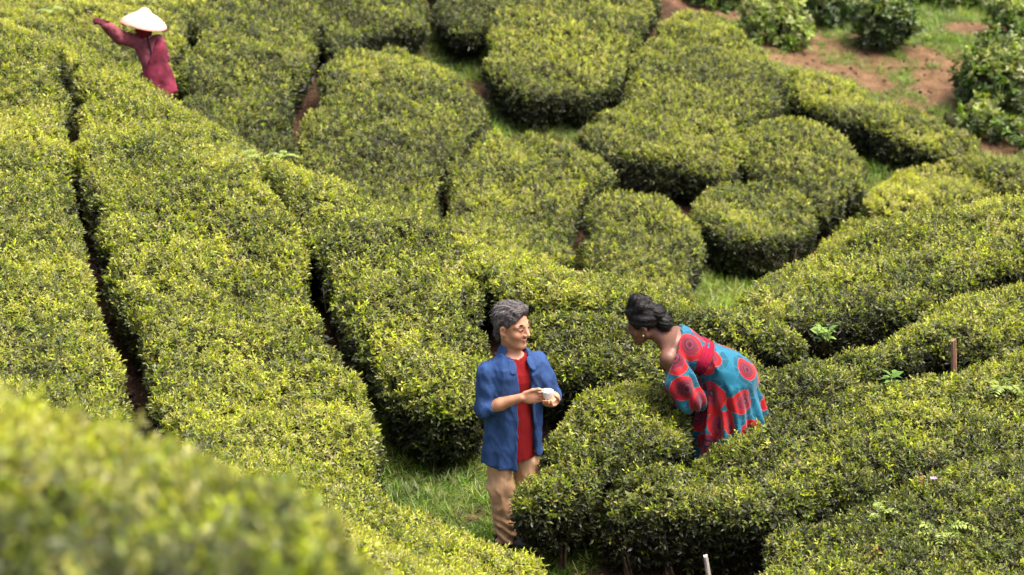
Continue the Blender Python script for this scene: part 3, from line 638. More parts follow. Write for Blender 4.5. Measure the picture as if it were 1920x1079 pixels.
# ---- the man in the blue shirt
def build_man():
    base = Vector((.045, 16.30, gz(.045, 16.30)))
    root = obj('person', None, loc=base, label='man in open blue shirt and red tee, smiling and holding a white cup', category='person', group='people among the tea hedges')
    skin = skin_mat('man_skin', (.49, .245, .145), (.42, .12, .10))
    hc = v3(-.042, .0, 1.490); HR = frame((math.sin(math.radians(54)), -math.cos(math.radians(54)), -.04))
    TY = math.radians(30); TR = frame((math.sin(TY), -math.cos(TY), 0)); tc = v3(-.045, .01, 0)
    Rs, Re, Rw = v3(-.192, -.070, 1.222), v3(-.222, -.115, .985), v3(.012, -.205, 1.098)
    Ls, Le, Lw = v3(.112, .080, 1.222), v3(.205, .055, 1.000), v3(.212, -.165, 1.060)
    def torso(P, prof, depth=.66):
        q = (P-tc)@TR; z = P[..., 2]
        lean = .02*np.clip((z-.8)/.5, 0, 1)
        R = np.interp(z, [p[0] for p in prof], [p[1] for p in prof])
        return (np.sqrt(q[..., 1]**2+((q[..., 0]-lean)/depth)**2)-R)*.78
    body_prof = [(.55, .15), (.75, .165), (.85, .165), (1.0, .15), (1.15, .168), (1.23, .168), (1.29, .13), (1.33, .062), (1.45, .03)]
    cupc = v3(.172, -.235, 1.118)
    def body(P):
        d = head_sdf((P-hc)@HR/1.12, 1.3)*1.12
        d = smin(d, cap(P, v3(-.05, .012, 1.30), hc+HR@v3(-.022, 0, -.05), .058, .054), .03)
        t = np.maximum(torso(P, body_prof)+.02, np.maximum(.66-P[..., 2], P[..., 2]-1.34)); d = smin(d, t, .02)
        for s, e, w in ((Rs, Re, Rw), (Ls, Le, Lw)):
            d = smin(d, chain(P, [s, e, e*.55+w*.45, w], [.044, .038, .040, .026], .02), .015)
        rh = fingers(P, Rw, (.97, -.14, .08), (.1, 1., -.12), (0, .05, 1), (.25, .32, .36, .4), thumb=[(.08, -.215, 1.150), (.118, -.222, 1.160), (.146, -.232, 1.156)])
        lh = fingers(P, Lw, (-.35, -.85, .05), (.0, -.1, 1.), (1., -.4, 0), (.55, .5, .5, .5), length=.07, thumb=[(.238, -.205, 1.085), (.228, -.232, 1.112), (.214, -.244, 1.128)])
        return smin(smin(d, rh, .012), lh, .012)
    def lips(V):
        q = (V-hc)@HR/1.12; s = np.stack([q[:, 0], np.abs(q[:, 1]), q[:, 2]], -1)
        a = np.minimum(cap(s, (.090, 0, -.052), (.076, .028, -.041), .007, .003), cap(s, (.088, 0, -.072), (.074, .024, -.054), .007, .003))
        return np.clip(1-a/.004, 0, 1)*.6
    # the head and hands are fine, so mesh them on a 5 mm grid
    sdf_mesh('body', body, (-.34, -.40, .58), (.36, .26, 1.67), .0044, skin, root, attrs={'lips': lips})
    def hair(P):
        q = (P-hc)@HR/1.12; x, y, z = q[..., 0], q[..., 1], q[..., 2]
        d = ell(q, (-.018, .004, .042), (.108, .089, .093))
        d = smin(d, ell(q, (.032, .010, .104), (.048, .056, .022)), .03)
        d = smin(d, ell(q, (-.060, 0, -.045), (.045, .062, .060)), .02)               # swept-up fringe
        lock = .0022*np.sin(z*60+y*170+3*vnoise(q*18, 4))+.002*vnoise(q*v3(30, 90, 60), 8)
        cut = np.maximum(x-(.020+.72*z)-.012*vnoise(q*35, 2), np.minimum((-.036+.72*x)-z, np.maximum(-.100-z, x+.020))-.010*vnoise(q*40, 3))
        ear = -ell(np.stack([x, np.abs(y), z], -1), (.002, .09, -.008), (.022, .03, .030))
        return np.maximum(smax(d+lock, cut, .010), ear)
    hb = sdf_mesh('hair', hair, tuple(hc-.19), tuple(hc+.19), .0045, hair_mat('grey_hair', (.010, .008, .009), (.11, .098, .095), .45, rough=.65), root)
    strands(root, hb, hair_mat('grey_strands', (.012, .010, .011), (.20, .18, .175), .5, rough=.6), 1500, .034, lambda p: HR@v3(-.5, -.75, -.9*(p[2] < hc[2]+.06)-.1), seed=3)
    for s in (1, -1):
        def brow(P, s=s):
            q = (P-hc)@HR/1.12; return chain(q, [v3(.0905, s*.016, .030), v3(.0848, s*.035, .0345), v3(.0695, s*.052, .028)], [.0016, .0021, .0012])*1.12
        sdf_mesh('eyebrow', brow, tuple(hc-.12), tuple(hc+.12), .003, M_EYE, root)
        def eye(P, s=s):
            q = (P-hc)@HR/1.12; return chain(q, [v3(.0866, s*.018, .000), v3(.0880, s*.030, .0045), v3(.0795, s*.045, -.001)], [.0010, .0015, .0010])*1.12
        sdf_mesh('eye', eye, tuple(hc-.12), tuple(hc+.12), .0022, M_EYE, root)
    def teeth(P):
        q = (P-hc)@HR/1.12; s = np.stack([q[..., 0], np.abs(q[..., 1]), q[..., 2]], -1); return cap(s, (.0900, 0, -.0615), (.0785, .023, -.049), .0048, .0025)*1.12
    sdf_mesh('teeth', teeth, tuple(hc-.12), tuple(hc+.12), .0025, M_TEETH, root)
    tee_prof = [(.55, .172), (.62, .172), (.85, .172), (1.0, .165), (1.15, .180), (1.20, .166), (1.27, .125), (1.325, .080), (1.34, .07), (1.5, .03)]
    def tee(P):
        d = torso(P, tee_prof)+.006*fbm(P*v3(14, 14, 5), 31, 2)
        q = (P-tc)@TR
        neck = -(ell(q, (.03, 0, 1.345), (.085, .078, .060)))
        return np.maximum(smax(np.maximum(d, P[..., 2]-1.33), neck, .01), .62-P[..., 2])
    sdf_mesh('red_tee', tee, (-.28, -.24, .60), (.20, .24, 1.36), .006, cloth_mat('red_cotton', (.20, .009, .011)), root)
    sh_prof = [(.5, .216), (.56, .212), (.7, .203), (.85, .195), (1.0, .188), (1.15, .200), (1.20, .202), (1.25, .186), (1.285, .150), (1.31, .115), (1.335, .090), (1.5, .05)]
    def sleeve(P, s, e, w, roll):
        d = chain(P, [s, s*.5+e*.5+v3(0, 0, .0), e], [.064, .062, .060], .02)
        c = e+(w-e)*roll; ax = (w-e)/np.linalg.norm(w-e); cut = (P-c)@ax
        fore = np.maximum(cap(P, e, c, .063, .056), cut)
        cuff = np.maximum(cap(P, c-ax*.055, c-ax*.005, .061, .059), np.maximum(cut-.004, -(P-c)@ax-.05))
        return np.minimum(smin(d, fore, .02), cuff)
    def wr(P): return .011*(np.abs(vnoise(P*v3(13, 13, 3.2)+3, 51))*2-.6)+.005*(np.abs(vnoise((P+P[..., [2, 0, 1]]*.5)*v3(26, 22, 10), 52))*2-.6)
    def shirt(P):
        q = (P-tc)@TR; z = P[..., 2]
        d = torso(P, sh_prof, .70)
        fold = .010*np.sin(np.arctan2(q[..., 1], q[..., 0])*9+2.2*vnoise(P*4, 55))*np.clip((1.05-z)/.4, 0, 1)
        d = d+fold
        hem = .565+.055*np.clip(np.abs(q[..., 1])/.2, 0, 1)**2+.02*(q[..., 1] > 0)
        d = np.maximum(d, hem-z)
        w = np.interp(z, [.55, .8, 1.0, 1.15, 1.25, 1.34], [.085, .060, .047, .040, .050, .066])   # the front hangs open
        mid = np.interp(z, [.55, .9, 1.3], [.040, .026, .008])
        open_ = np.maximum(np.abs(q[..., 1]-mid-.006*vnoise(P*9, 57))-w, .02-q[..., 0])
        d = np.maximum(d, -open_)
        d = np.maximum(d, z-1.325)
        nk = -ell(q, (.02, 0, 1.36), (.088, .084, .085)); d = smax(d, nk, .008)
        d = smin(d, sleeve(P, Rs, Re, Rw, .30), .03); d = smin(d, sleeve(P, Ls, Le, Lw, .20), .03)
        return d+wr(P)
    sh = sdf_mesh('blue_shirt', shirt, (-.38, -.36, .52), (.36, .32, 1.36), .0075, cloth_mat('blue_linen', (.026, .060, .165), fade=.28), root)
    def collar(P):
        q = (P-tc)@TR; z = q[..., 2]; a = np.stack([q[..., 0], np.abs(q[..., 1]), z], -1)
        ring = np.abs(np.sqrt(((q[..., 0]-.005)/.96)**2+q[..., 1]**2)-(.080+.35*(1.345-z)))-.006
        ring = np.maximum(np.maximum(ring, np.abs(z-1.330)-.036), np.maximum(q[..., 0]-.045, -9))
        fl = ell(a, (.119, .068, 1.266), (.008, .030, .050), frame((.80, .25, .55)))
        return smin(ring, fl, .012)
    sdf_mesh('collar', collar, (-.26, -.24, 1.16), (.20, .24, 1.40), .005, cloth_mat('blue_linen_collar', (.030, .068, .18), fade=.2), root)
    legs = (((-.120, -.035, .80), (-.116, -.055, .44), (-.075, -.030, .07)), ((.020, .060, .80), (.050, .050, .44), (.075, .060, .07)))
    def trousers(P):
        d = ell(P, (-.058, .012, .79), (.140, .095, .12))
        for h_, k_, a_ in legs: d = smin(d, chain(P, [v3(*h_), v3(*k_), v3(*a_)], [.088, .078, .066], .03), .03)
        z = P[..., 2]
        f = .010*np.sin((z*1.0+.45*P[..., 0])*95+3*vnoise(P*7, 61))*np.clip((.30-z)/.2, 0, 1)+.010*(np.abs(vnoise(P*v3(15, 15, 5)+P[..., [2]]*3, 62))*2-.6)+.005*vnoise(P*v3(20, 20, 30), 63)
        return np.maximum(d+f, .055-z)
    sdf_mesh('trousers', trousers, (-.28, -.18, .03), (.22, .20, .95), .008, cloth_mat('tan_cotton', (.54, .33, .19), fade=.14), root)
    for h_, k_, a_ in legs:
        def shoe(P, a_=a_):
            a = v3(*a_); f = v3(.86, -.5, 0)*1.0; R = frame(f); q = (P-v3(a[0], a[1], 0))@R
            u = ell(q, (.055, 0, .045), (.135, .046, .045)); u = smin(u, ell(q, (-.03, 0, .06), (.055, .042, .06)), .03)
            sole = np.maximum(ell(q, (.055, 0, .02), (.145, .052, .06)), np.maximum(q[..., 2]-.022, -q[..., 2]))
            return np.maximum(np.minimum(u, sole), -q[..., 2])
        a = v3(*a_); sdf_mesh('shoe', shoe, (a[0]-.22, a[1]-.22, -.02), (a[0]+.25, a[1]+.2, .14), .008, M_SHOE, root)
    # the cup is held, so it is a thing of its own
    V, Fc = [], []; ns = 24; prof = [(.020, 0), (.022, .003), (.030, .020), (.035, .045), (.036, .052), (.033, .052), (.031, .045), (.026, .020), (.0, .008)]
    for r_, z_ in prof:
        for s in range(ns): V.append((r_*math.cos(6.28318*s/ns), r_*math.sin(6.28318*s/ns), z_))
    for k in range(len(prof)-1):
        for s in range(ns): Fc.append((k*ns+s, k*ns+(s+1) % ns, (k+1)*ns+(s+1) % ns, (k+1)*ns+s))
    Fc.append(tuple(range(ns))[::-1])
    obj('cup', mesh_from('cup', V, Fc, plain_mat('white_glaze', (.82, .80, .76), rough=.15, noise=.03)), loc=base+Vector(cupc-v3(0, 0, .012)), label='small white cup held in the hands of the man in blue', category='cup')
    return root
build_man()

# ---- the woman in the printed dress
PRINT = [  # centres (local metres) and radii of the printed rosettes
]
def dress_mat():
    m, n, l, b = new_mat('printed_cotton')
    a = nd(n, 'ShaderNodeAttribute', attribute_name='rosette'); tc = nd(n, 'ShaderNodeTexCoord')
    t = nd(n, 'ShaderNodeTexNoise'); t.inputs['Scale'].default_value = 38; t.inputs['Detail'].default_value = 3; l.new(tc.outputs['Object'], t.inputs['Vector'])
    wob = nd(n, 'ShaderNodeMath', operation='MULTIPLY_ADD'); l.new(t.outputs['Fac'], wob.inputs[0]); wob.inputs[1].default_value = .16; l.new(a.outputs['Fac'], wob.inputs[2])
    sub = nd(n, 'ShaderNodeMath', operation='SUBTRACT'); l.new(wob.outputs[0], sub.inputs[0]); sub.inputs[1].default_value = .08
    sc = nd(n, 'ShaderNodeMath', operation='DIVIDE'); l.new(sub.outputs[0], sc.inputs[0]); sc.inputs[1].default_value = 1.5
    teal = (.003, .066, .108); red = (.29, .004, .008); wine = (.13, .007, .022); dark = (.025, .005, .010); pale = (.13, .035, .06)
    r = ramp(n, [(0, dark), (.10, wine), (.17, pale), (.20, dark), (.25, wine), (.43, pale), (.445, red), (.62, red), (.66, (.50, .05, .03)), (.675, teal), (.90, (.006, .11, .18)), (1., (.006, .045, .10))], 'CONSTANT')
    l.new(sc.outputs[0], r.inputs['Fac'])
    sp = nd(n, 'ShaderNodeTexVoronoi'); sp.inputs['Scale'].default_value = 16; sp.feature = 'DISTANCE_TO_EDGE'; l.new(tc.outputs['Object'], sp.inputs['Vector'])
    lt = nd(n, 'ShaderNodeMath', operation='LESS_THAN'); l.new(sp.outputs['Distance'], lt.inputs[0]); lt.inputs[1].default_value = .035
    gt = nd(n, 'ShaderNodeMath', operation='GREATER_THAN'); l.new(sc.outputs[0], gt.inputs[0]); gt.inputs[1].default_value = .68
    mu = nd(n, 'ShaderNodeMath', operation='MULTIPLY'); l.new(lt.outputs[0], mu.inputs[0]); l.new(gt.outputs[0], mu.inputs[1])
    mx = nd(n, 'ShaderNodeMixRGB'); l.new(mu.outputs[0], mx.inputs['Fac']); l.new(r.outputs[0], mx.inputs['Color1']); mx.inputs['Color2'].default_value = (.012, .13, .20, 1)
    l.new(mx.outputs[0], b.inputs['Base Color']); b.inputs['Roughness'].default_value = .8; b.inputs['Specular IOR Level'].default_value = .2; b.inputs['Sheen Weight'].default_value = .15
    return m
def rosettes(r0, seed, pts=None):
    """distance to the nearest rosette centre, in rosette radii; centres spread evenly over the cloth"""
    def f(V):
        r = np.random.default_rng(seed); C = [np.array(p) for p in (pts or [])]
        order = r.permutation(len(V))
        for i in order[:6000]:
            p = V[i]
            if all(np.linalg.norm(p-c) > r0*1.60 for c in C): C.append(p)
        V = V+.016*np.stack([vnoise(V*11, 3), vnoise(V*11, 4), vnoise(V*11, 5)], -1)
        C = np.array(C); R = r0*r.uniform(.84, 1.06, len(C)); ecc = r.uniform(0, 1, (len(C), 3))*.25
        off = r.normal(size=(len(C), 3))*.16*R[:, None]
        D = np.linalg.norm((V[:, None]-C[None])*(1+ecc[None]), axis=-1)/R[None]; j = D.argmin(1); D = D[np.arange(len(V)), j]
        Di = np.linalg.norm(V-C[j]-off[j], axis=1)/R[j]                    # the rings sit off centre
        return np.clip(np.where(Di < .66, Di, np.maximum(D, .668)), 0, 1.45)
    return f
def build_woman():
    base = Vector((1.33, 17.0, gz(1.33, 17.0)))
    root = obj('person', None, loc=base, label='woman in red and teal printed dress bending toward the cup', category='person', group='people among the tea hedges')
    skin = skin_mat('woman_skin', (.145, .066, .042), (.13, .035, .03), rough=.5, spec=.5, sss=.08)
    hc = v3(-.492, .01, 1.150); HR = frame((-.95, .10, -.26))
    pel, wai, che, nb = v3(.095, 0, .79), v3(-.075, 0, .915), v3(-.225, 0, 1.000), v3(-.335, .005, 1.050)
    ax = (nb-wai)/np.linalg.norm(nb-wai); SR = np.stack([ax, np.cross(v3(0, 1, 0), ax)*0+v3(0, 1, 0), np.cross(ax, v3(0, 1, 0))], 1)   # along spine, left-right (away), back
    Ns, Ne, Nw = v3(-.335, -.165, .985), v3(-.215, -.205, .745), v3(-.060, -.085, .640)
    Fs, Fe, Fw = v3(-.335, .175, .995), v3(-.235, .205, .745), v3(-.085, .085, .640)
    def trunk(P, grow=0.):
        q = (P-wai)@SR; s = q[..., 0]
        R = np.interp(s, [-.36, -.31, -.25, -.17, -.08, 0, .1, .2, .27, .31, .36], [.01, .085, .125, .148, .146, .132, .142, .160, .150, .105, .05])+grow
        d = (np.sqrt(q[..., 1]**2+(q[..., 2]/.70)**2)-R)*.75
        return np.maximum(d, np.maximum(s-.36, -.36-s))
    def body(P):
        d = head_sdf((P-hc)@HR, .3, .9)
        d = smin(d, cap(P, nb+v3(.02, 0, .0), hc+HR@v3(-.030, 0, -.045), .056, .048), .025)
        d = smin(d, trunk(P), .04)
        for s, e, w in ((Ns, Ne, Nw), (Fs, Fe, Fw)):
            d = smin(d, cap(P, nb+v3(.02, 0, -.01), s, .055, .052), .03)
            d = smin(d, chain(P, [s, e, w], [.050, .038, .025], .02), .03)
        h1 = fingers(P, Nw, (.6, .75, -.2), (.3, -.1, -1), (-.7, .6, 0), (.2, .25, .25, .3), length=.07)
        h2 = fingers(P, Fw, (.6, -.75, -.2), (.3, .1, -1), (-.7, -.6, 0), (.2, .25, .25, .3), length=.07)
        return smin(smin(d, h1, .012), h2, .012)
    sdf_mesh('body', body, (-.68, -.30, .52), (.16, .30, 1.30), .0065, skin, root)
    def hair(P):
        q = (P-hc)@HR; x, y, z = q[..., 0], q[..., 1], q[..., 2]
        d = ell(q, (-.018, 0, .045), (.108, .086, .086))
        rows = .006*np.abs(np.sin((z*.9-x*.25)*75))
        cut = np.maximum(x-(.052+.55*z), (-.022+.40*x)-z)
        d = smax(d-rows+.003*vnoise(q*90, 71), cut, .008)
        roll = smin(chain(q, [v3(.050, -.02, .118), v3(.0, 0, .165), v3(-.06, .0, .145)], [.032, .044, .036], .02), chain(q, [v3(.060, .03, .105), v3(-.02, .035, .132), v3(-.08, .02, .105)], [.026, .032, .03], .02), .01)
        roll = roll-.005*np.abs(np.sin((x*1.+z*.6)*110))
        bun = ell(q, (-.135, 0, -.012), (.052, .066, .058)); bun = smin(bun, ell(q, (-.110, 0, .060), (.050, .064, .050)), .006)-.005*np.abs(np.sin((x*.5-z)*120))
        ear = -ell(np.stack([x, np.abs(y), z], -1), (.002, .092, -.010), (.020, .03, .028))
        return smin(np.maximum(smin(d, roll, .012), ear), bun, .006)
    hb = sdf_mesh('hair', hair, tuple(hc-.25), tuple(hc+.25), .0055, hair_mat('black_braids', (.003, .0027, .0027), (.010, .0085, .0085), .1, rough=.55), root)
    strands(root, hb, plain_mat('black_strands', (.006, .005, .005), rough=.6), 1100, .022, lambda p: HR@v3(-1, 0, -.2), lift=.008, seed=4)
    def ring(P):
        q = (P-hc)@HR; return ell(q, (.004, .082, -.046), (.007, .006, .007)) if False else np.linalg.norm(q-v3(.004, .083, -.044), axis=-1)-.0075
    sdf_mesh('earring', ring, tuple(hc-.13), tuple(hc+.13), .0035, plain_mat('gold_stud', (.55, .42, .25), rough=.3, noise=.05), root)
    for s in (1, -1):
        def eye(P, s=s):
            q = (P-hc)@HR; return chain(q, [v3(.0875, s*.020, .004), v3(.080, s*.042, .003)], [.003, .0025])
        sdf_mesh('eye', eye, tuple(hc-.12), tuple(hc+.12), .0025, M_EYE, root)
    def along(P): return (P-wai)@ax
    DM = dress_mat()
    def bodice(P):
        q = (P-wai)@SR; s = q[..., 0]
        d = trunk(P, .022)+.007*vnoise(P*v3(18, 18, 10), 81)+.004*np.sin(s*120)*np.clip((.09-s)/.08, 0, 1)
        d = np.maximum(d, .045-s); slv = None
        for sh, el in ((Ns, Ne), (Fs, Fe)):
            o = v3(0, -.01 if sh is Ns else .01, 0)
            e = chain(P, [sh+o+v3(.035, 0, -.015), sh*.45+el*.55+o*2, el+o+v3(.012, 0, -.012), el*.45+(Nw if sh is Ns else Fw)*.55], [.072, .094, .082, .062], .04)
            u = (el-sh)/np.linalg.norm(el-sh); fl = (P-sh)@u
            a = np.arctan2(P[..., 1]-sh[1], (P[..., 0]-sh[0])*u[2]-(P[..., 2]-sh[2])*u[0])
            e = e+.011*np.sin(a*8+4*fl)*np.clip((fl-.02)/.15, .1, 1)
            slv = e if slv is None else np.minimum(slv, e)
        d = smin(d, slv, .02)
        nk = (P-v3(-.236, 0, 1.125))@(v3(-.86, 0, .34)/np.linalg.norm(v3(-.86, 0, .34)))           # neckline off the shoulders
        edge = .006*np.sin(P[..., 1]*60)
        return np.maximum(d, nk+edge-.012)
    def bod(P):
        d = bodice(P); return d
    sdf_mesh('bodice', bod, (-.56, -.36, .55), (.08, .36, 1.22), .0075, DM, root, attrs={'rosette': rosettes(.098, 5, [(-.25, -.30, .83), (-.20, -.12, 1.04), (-.14, -.26, .74)])})
    def band(P):
        s = along(P); return np.maximum(trunk(P, .026)+.003*np.sin(s*260), np.abs(s-.035)-.055)
    sdf_mesh('waistband', band, (-.30, -.24, .70), (.14, .24, 1.15), .007, cloth_mat('crimson_smocking', (.22, .006, .026)), root)
    def skirt(P):
        z = P[..., 2]
        cx = np.interp(z, [.20, .45, .65, .80, .92, 1.0], [.100, .092, .075, .045, -.03, -.06]); rx = np.interp(z, [.20, .45, .65, .80, .88, .93], [.285, .245, .200, .172, .110, .01])
        ry = np.interp(z, [.20, .45, .65, .80, .92, 1.0], [.31, .265, .225, .20, .165, .12])
        x, y = (P[..., 0]-cx)/rx, P[..., 1]/ry; rr = np.sqrt(x*x+y*y); a = np.arctan2(y, x)
        fl = np.clip((.86-z)/.35, 0, 1)
        d = (rr-1)*np.minimum(rx, ry)*.85+fl*(.022*np.sin(a*11+1.5*np.sin(3*a)+2*vnoise(P*4, 92))+.010*np.sin(a*23+2+3*vnoise(P*5, 93)))+.005*vnoise(P*14, 91)
        d = smin(d, ell(P, (.095, 0, .79), (.155, .165, .125)), .04)
        d = smin(d, trunk(P, .030), .03)
        d = np.maximum(d, (P-wai)@ax-.01)                                     # gathered into the band
        inner = (rr-1)*np.minimum(rx, ry)*.85+.062+0*fl*.020*np.sin(a*11+1.5*np.sin(3*a))
        d = np.maximum(d, -np.maximum(inner, z-.55))
        return np.maximum(d, .20-z)
    sdf_mesh('skirt', skirt, (-.34, -.40, .17), (.46, .40, 1.04), .0085, DM, root, attrs={'rosette': rosettes(.108, 12, [(.13, -.19, .70), (.02, -.19, .55), (.20, -.2, .50), (.17, -.08, .88), (-.06, -.17, .72)])})
    for s in (-.09, .09):
        def leg(P, s=s): return np.maximum(chain(P, [v3(.10, s, .60), v3(.085, s, .44), v3(.11, s, .24), v3(.115, s, .07)], [.075, .055, .056, .036], .02), .04-P[..., 2])
        sdf_mesh('leg', leg, (-.02, s-.1, .02), (.22, s+.1, .70), .01, skin, root)
        def shoe(P, s=s):
            u = smin(ell(P, (.06, s, .035), (.12, .042, .038)), ell(P, (.115, s, .06), (.05, .038, .055)), .03); return np.maximum(u, -P[..., 2])
        sdf_mesh('shoe', shoe, (-.10, s-.08, -.02), (.20, s+.08, .14), .009, M_SHOE, root)
    return root
build_woman()

# ---- the tea picker in the straw hat, seen from behind
def build_picker():
    base = Vector((-3.07, 23.85, gz(-3.07, 23.85)))
    root = obj('person', None, loc=base, label='stooping tea picker in pale conical hat and maroon jacket, arm stretched out', category='person', group='people among the tea hedges')
    root.scale = (.94, .94, 1.03)
    skin = skin_mat('picker_skin', (.33, .17, .10), (.3, .1, .08))
    pel, sho = v3(-.02, .0, .70), v3(-.105, .07, .985); hc = v3(-.130, .085, 1.130); HR = frame((-.25, .93, -.30))
    Ls, Le, Lw = v3(-.195, .055, .985), v3(-.335, -.045, 1.040), v3(-.430, -.085, 1.135)
    Rs, Re, Rw = v3(-.005, .085, .975), v3(.030, .22, .80), v3(-.03, .36, .86)
    ax = (sho-pel)/np.linalg.norm(sho-pel); lr = v3(1, .12, 0)/np.linalg.norm(v3(1, .12, 0)); lr = lr-ax*(lr@ax); lr /= np.linalg.norm(lr); SR = np.stack([ax, lr, np.cross(ax, lr)], 1)
    def trunk(P, g=0.):
        q = (P-pel)@SR; s = q[..., 0]
        R = np.interp(s, [-.19, 0, .1, .22, .28, .33], [.112, .106, .092, .112, .098, .05])+g
        return np.maximum((np.sqrt(q[..., 1]**2+(q[..., 2]/.72)**2)-R)*.78, np.maximum(s-.33, -.20-s))
    def body(P):
        d = smin(head_sdf((P-hc)@HR), cap(P, sho+v3(0, .01, .02), hc+HR@v3(-.02, 0, -.05), .055, .05), .02); d = smin(d, trunk(P), .03)
        for s, e, w in ((Ls, Le, Lw), (Rs, Re, Rw)): d = smin(d, chain(P, [s, e, w], [.042, .036, .024], .02), .02)
        d = smin(d, fingers(P, Lw, (-.75, -.1, .55), (-.4, .3, -.8), (0, 1, .1), (.3, .3, .35, .4)), .012)
        return smin(d, fingers(P, Rw, (-.6, .7, -.2), (-.2, -.2, -.9), (-.6, -.6, 0), (.3, .3, .35, .4)), .012)
    sdf_mesh('body', body, (-.62, -.24, .54), (.20, .52, 1.28), .0085, skin, root)
    def jacket(P):
        d = trunk(P, .018)
        for s, e, w in ((Ls, Le, Lw*1.0+v3(-.02, -.003, .015)), (Rs, Re, Rw)): d = smin(d, chain(P, [s, e, w], [.064, .056, .050], .02), .03)
        return d+.009*vnoise(P*v3(18, 18, 11), 11)+.005*vnoise(P*40, 12)
    sdf_mesh('jacket', jacket, (-.56, -.22, .52), (.22, .48, 1.12), .009, cloth_mat('faded_pink_jacket', (.22, .06, .075), fade=.45), root)
    def vest(P):
        q = (P-pel)@SR; s = q[..., 0]
        d = trunk(P, .042)+.006*vnoise(P*16, 14)
        d = np.maximum(d, np.maximum(s-.17-.12*np.clip(q[..., 1]/.1, -1, 1), -.19-s))
        return d
    sdf_mesh('apron', vest, (-.32, -.22, .54), (.22, .30, 1.05), .009, cloth_mat('maroon_print', (.13, .018, .034), fade=.7), root)
    def strap(P): return chain(P, [v3(-.085, -.02, 1.03), v3(-.065, -.030, .95), v3(-.045, -.055, .86)], [.010, .010, .010])
    sdf_mesh('strap', strap, (-.14, -.16, .82), (.02, .0, 1.08), .006, cloth_mat('dark_strap', (.03, .02, .03)), root)
    def glove(P): return fingers(P, Lw, (-.75, -.1, .55), (-.4, .3, -.8), (0, 1, .1), (.3, .3, .35, .4), r0=.0105)-.002
    sdf_mesh('glove', glove, (-.64, -.22, 1.05), (-.38, .06, 1.32), .006, cloth_mat('wine_glove', (.07, .012, .02)), root)
    def scarf(P): return np.maximum(ell((P-hc)@HR, (-.02, 0, -.045), (.078, .080, .085)), .0*P[..., 2]-1)
    sdf_mesh('head_scarf', scarf, tuple(hc-.18), tuple(hc+.18), .008, cloth_mat('deep_red_scarf', (.17, .015, .025), fade=.3), root)
    def trousers(P):
        d = ell(P, (-.02, .0, .66), (.14, .11, .12))
        for s in (-.075, .075): d = smin(d, chain(P, [v3(-.02+s, 0, .64), v3(-.02+s, .07, .36), v3(-.01+s, -.01, .06)], [.085, .068, .052], .03), .03)
        return np.maximum(d+.006*vnoise(P*16, 13), .03-P[..., 2])
    sdf_mesh('trousers', trousers, (-.26, -.18, .0), (.22, .2, .82), .011, cloth_mat('dark_trousers', (.014, .013, .018)), root)
    for s in (-.075, .075):
        def boot(P, s=s): return np.maximum(smin(ell(P, (-.01+s, .05, .04), (.046, .125, .045)), cap(P, (-.01+s, -.01, .05), (-.01+s, -.01, .16), .05, .055), .02), -P[..., 2])
        sdf_mesh('boot', boot, (s-.1, -.14, -.02), (s+.08, .22, .24), .011, M_SHOE, root)
    # conical hat: ribs of split bamboo under a pale cover, brim drooping
    ht = obj('conical_hat', None, root, loc=hc+HR@v3(-.015, 0, .005), label='pale conical straw hat')
    ht.rotation_euler = (math.radians(-6), math.radians(9), 0)
    V, Fc = [], []; ns = 48; prof = [(0, .128), (.026, .124), (.050, .106), (.070, .086), (.105, .070), (.150, .046), (.190, .016), (.212, -.012), (.216, -.026), (.208, -.024), (.186, .002), (.148, .032), (.098, .058), (.05, .080), (0, .1)]
    for k, (r_, z_) in enumerate(prof):
        for s in range(ns):
            t = 6.28318*s/ns; w = 1+.012*math.sin(3*t+1)+.006*math.sin(24*t)*(1 if .03 < r_ else 0); V.append((r_*w*math.cos(t), r_*w*math.sin(t), z_+.006*math.sin(2*t+.6)*(r_/.2)))
    for k in range(len(prof)-1):
        for s in range(ns): Fc.append((k*ns+s, (k+1)*ns+s, (k+1)*ns+(s+1) % ns, k*ns+(s+1) % ns))
    ob = obj('hat_shell', mesh_from('hat_shell', V, Fc, plain_mat('bleached_straw', (.47, .42, .33), rough=.8, noise=.16, scale=60, bump=.5, bscale=160)), ht)
    V, Fc = [], []; pts = [(.213*math.cos(6.28318*s/40), .213*math.sin(6.28318*s/40), -.024+.006*math.sin(2*6.28318*s/40+.6)) for s in range(41)]
    tube(V, Fc, pts, [.006]*41, 6)
    obj('brim_binding', mesh_from('brim_binding', V, Fc, cloth_mat('pink_binding', (.62, .22, .20))), ht)
    return root
build_picker()

# ---------------------------------------------------------------- shrubs on the rough slope
M_SCRUB = leaf_mat('scrub_leaf', [(0., (.012, .026, .008)), (.3, (.035, .068, .014)), (.55, (.085, .14, .02)), (.8, (.16, .23, .03)), (1., (.26, .32, .06))], transl=.3, rough=.5)
def scrub_sprig(k):
    r = np.random.default_rng(300+k); V, Fc, A = [], [], []
    for i in range(9):
        ph = i*2.4+r.uniform(-.5, .5); el = r.uniform(.1, 1.3); d = np.array([math.cos(ph)*math.cos(el), math.sin(ph)*math.cos(el), math.sin(el)]); L = r.uniform(.05, .085)
        leaf_geo(V, Fc, A, np.array([0, 0, .05*(i/8-.6)]), d, np.array([0, 0, 1.])+.4*r.normal(size=3), L, L*r.uniform(.4, .55), .25*i/8+r.uniform(-.08, .08), curl=r.uniform(0, .4), fold=r.uniform(.1, .4))
    return mesh_from('scrub_sprig', V, Fc, M_SCRUB, attrs={'age': A})
SCRUB_TREE = scatter_tree('scrub_sprigs', sprig_collection('scrub_sprig', [scrub_sprig(k) for k in range(5)]))
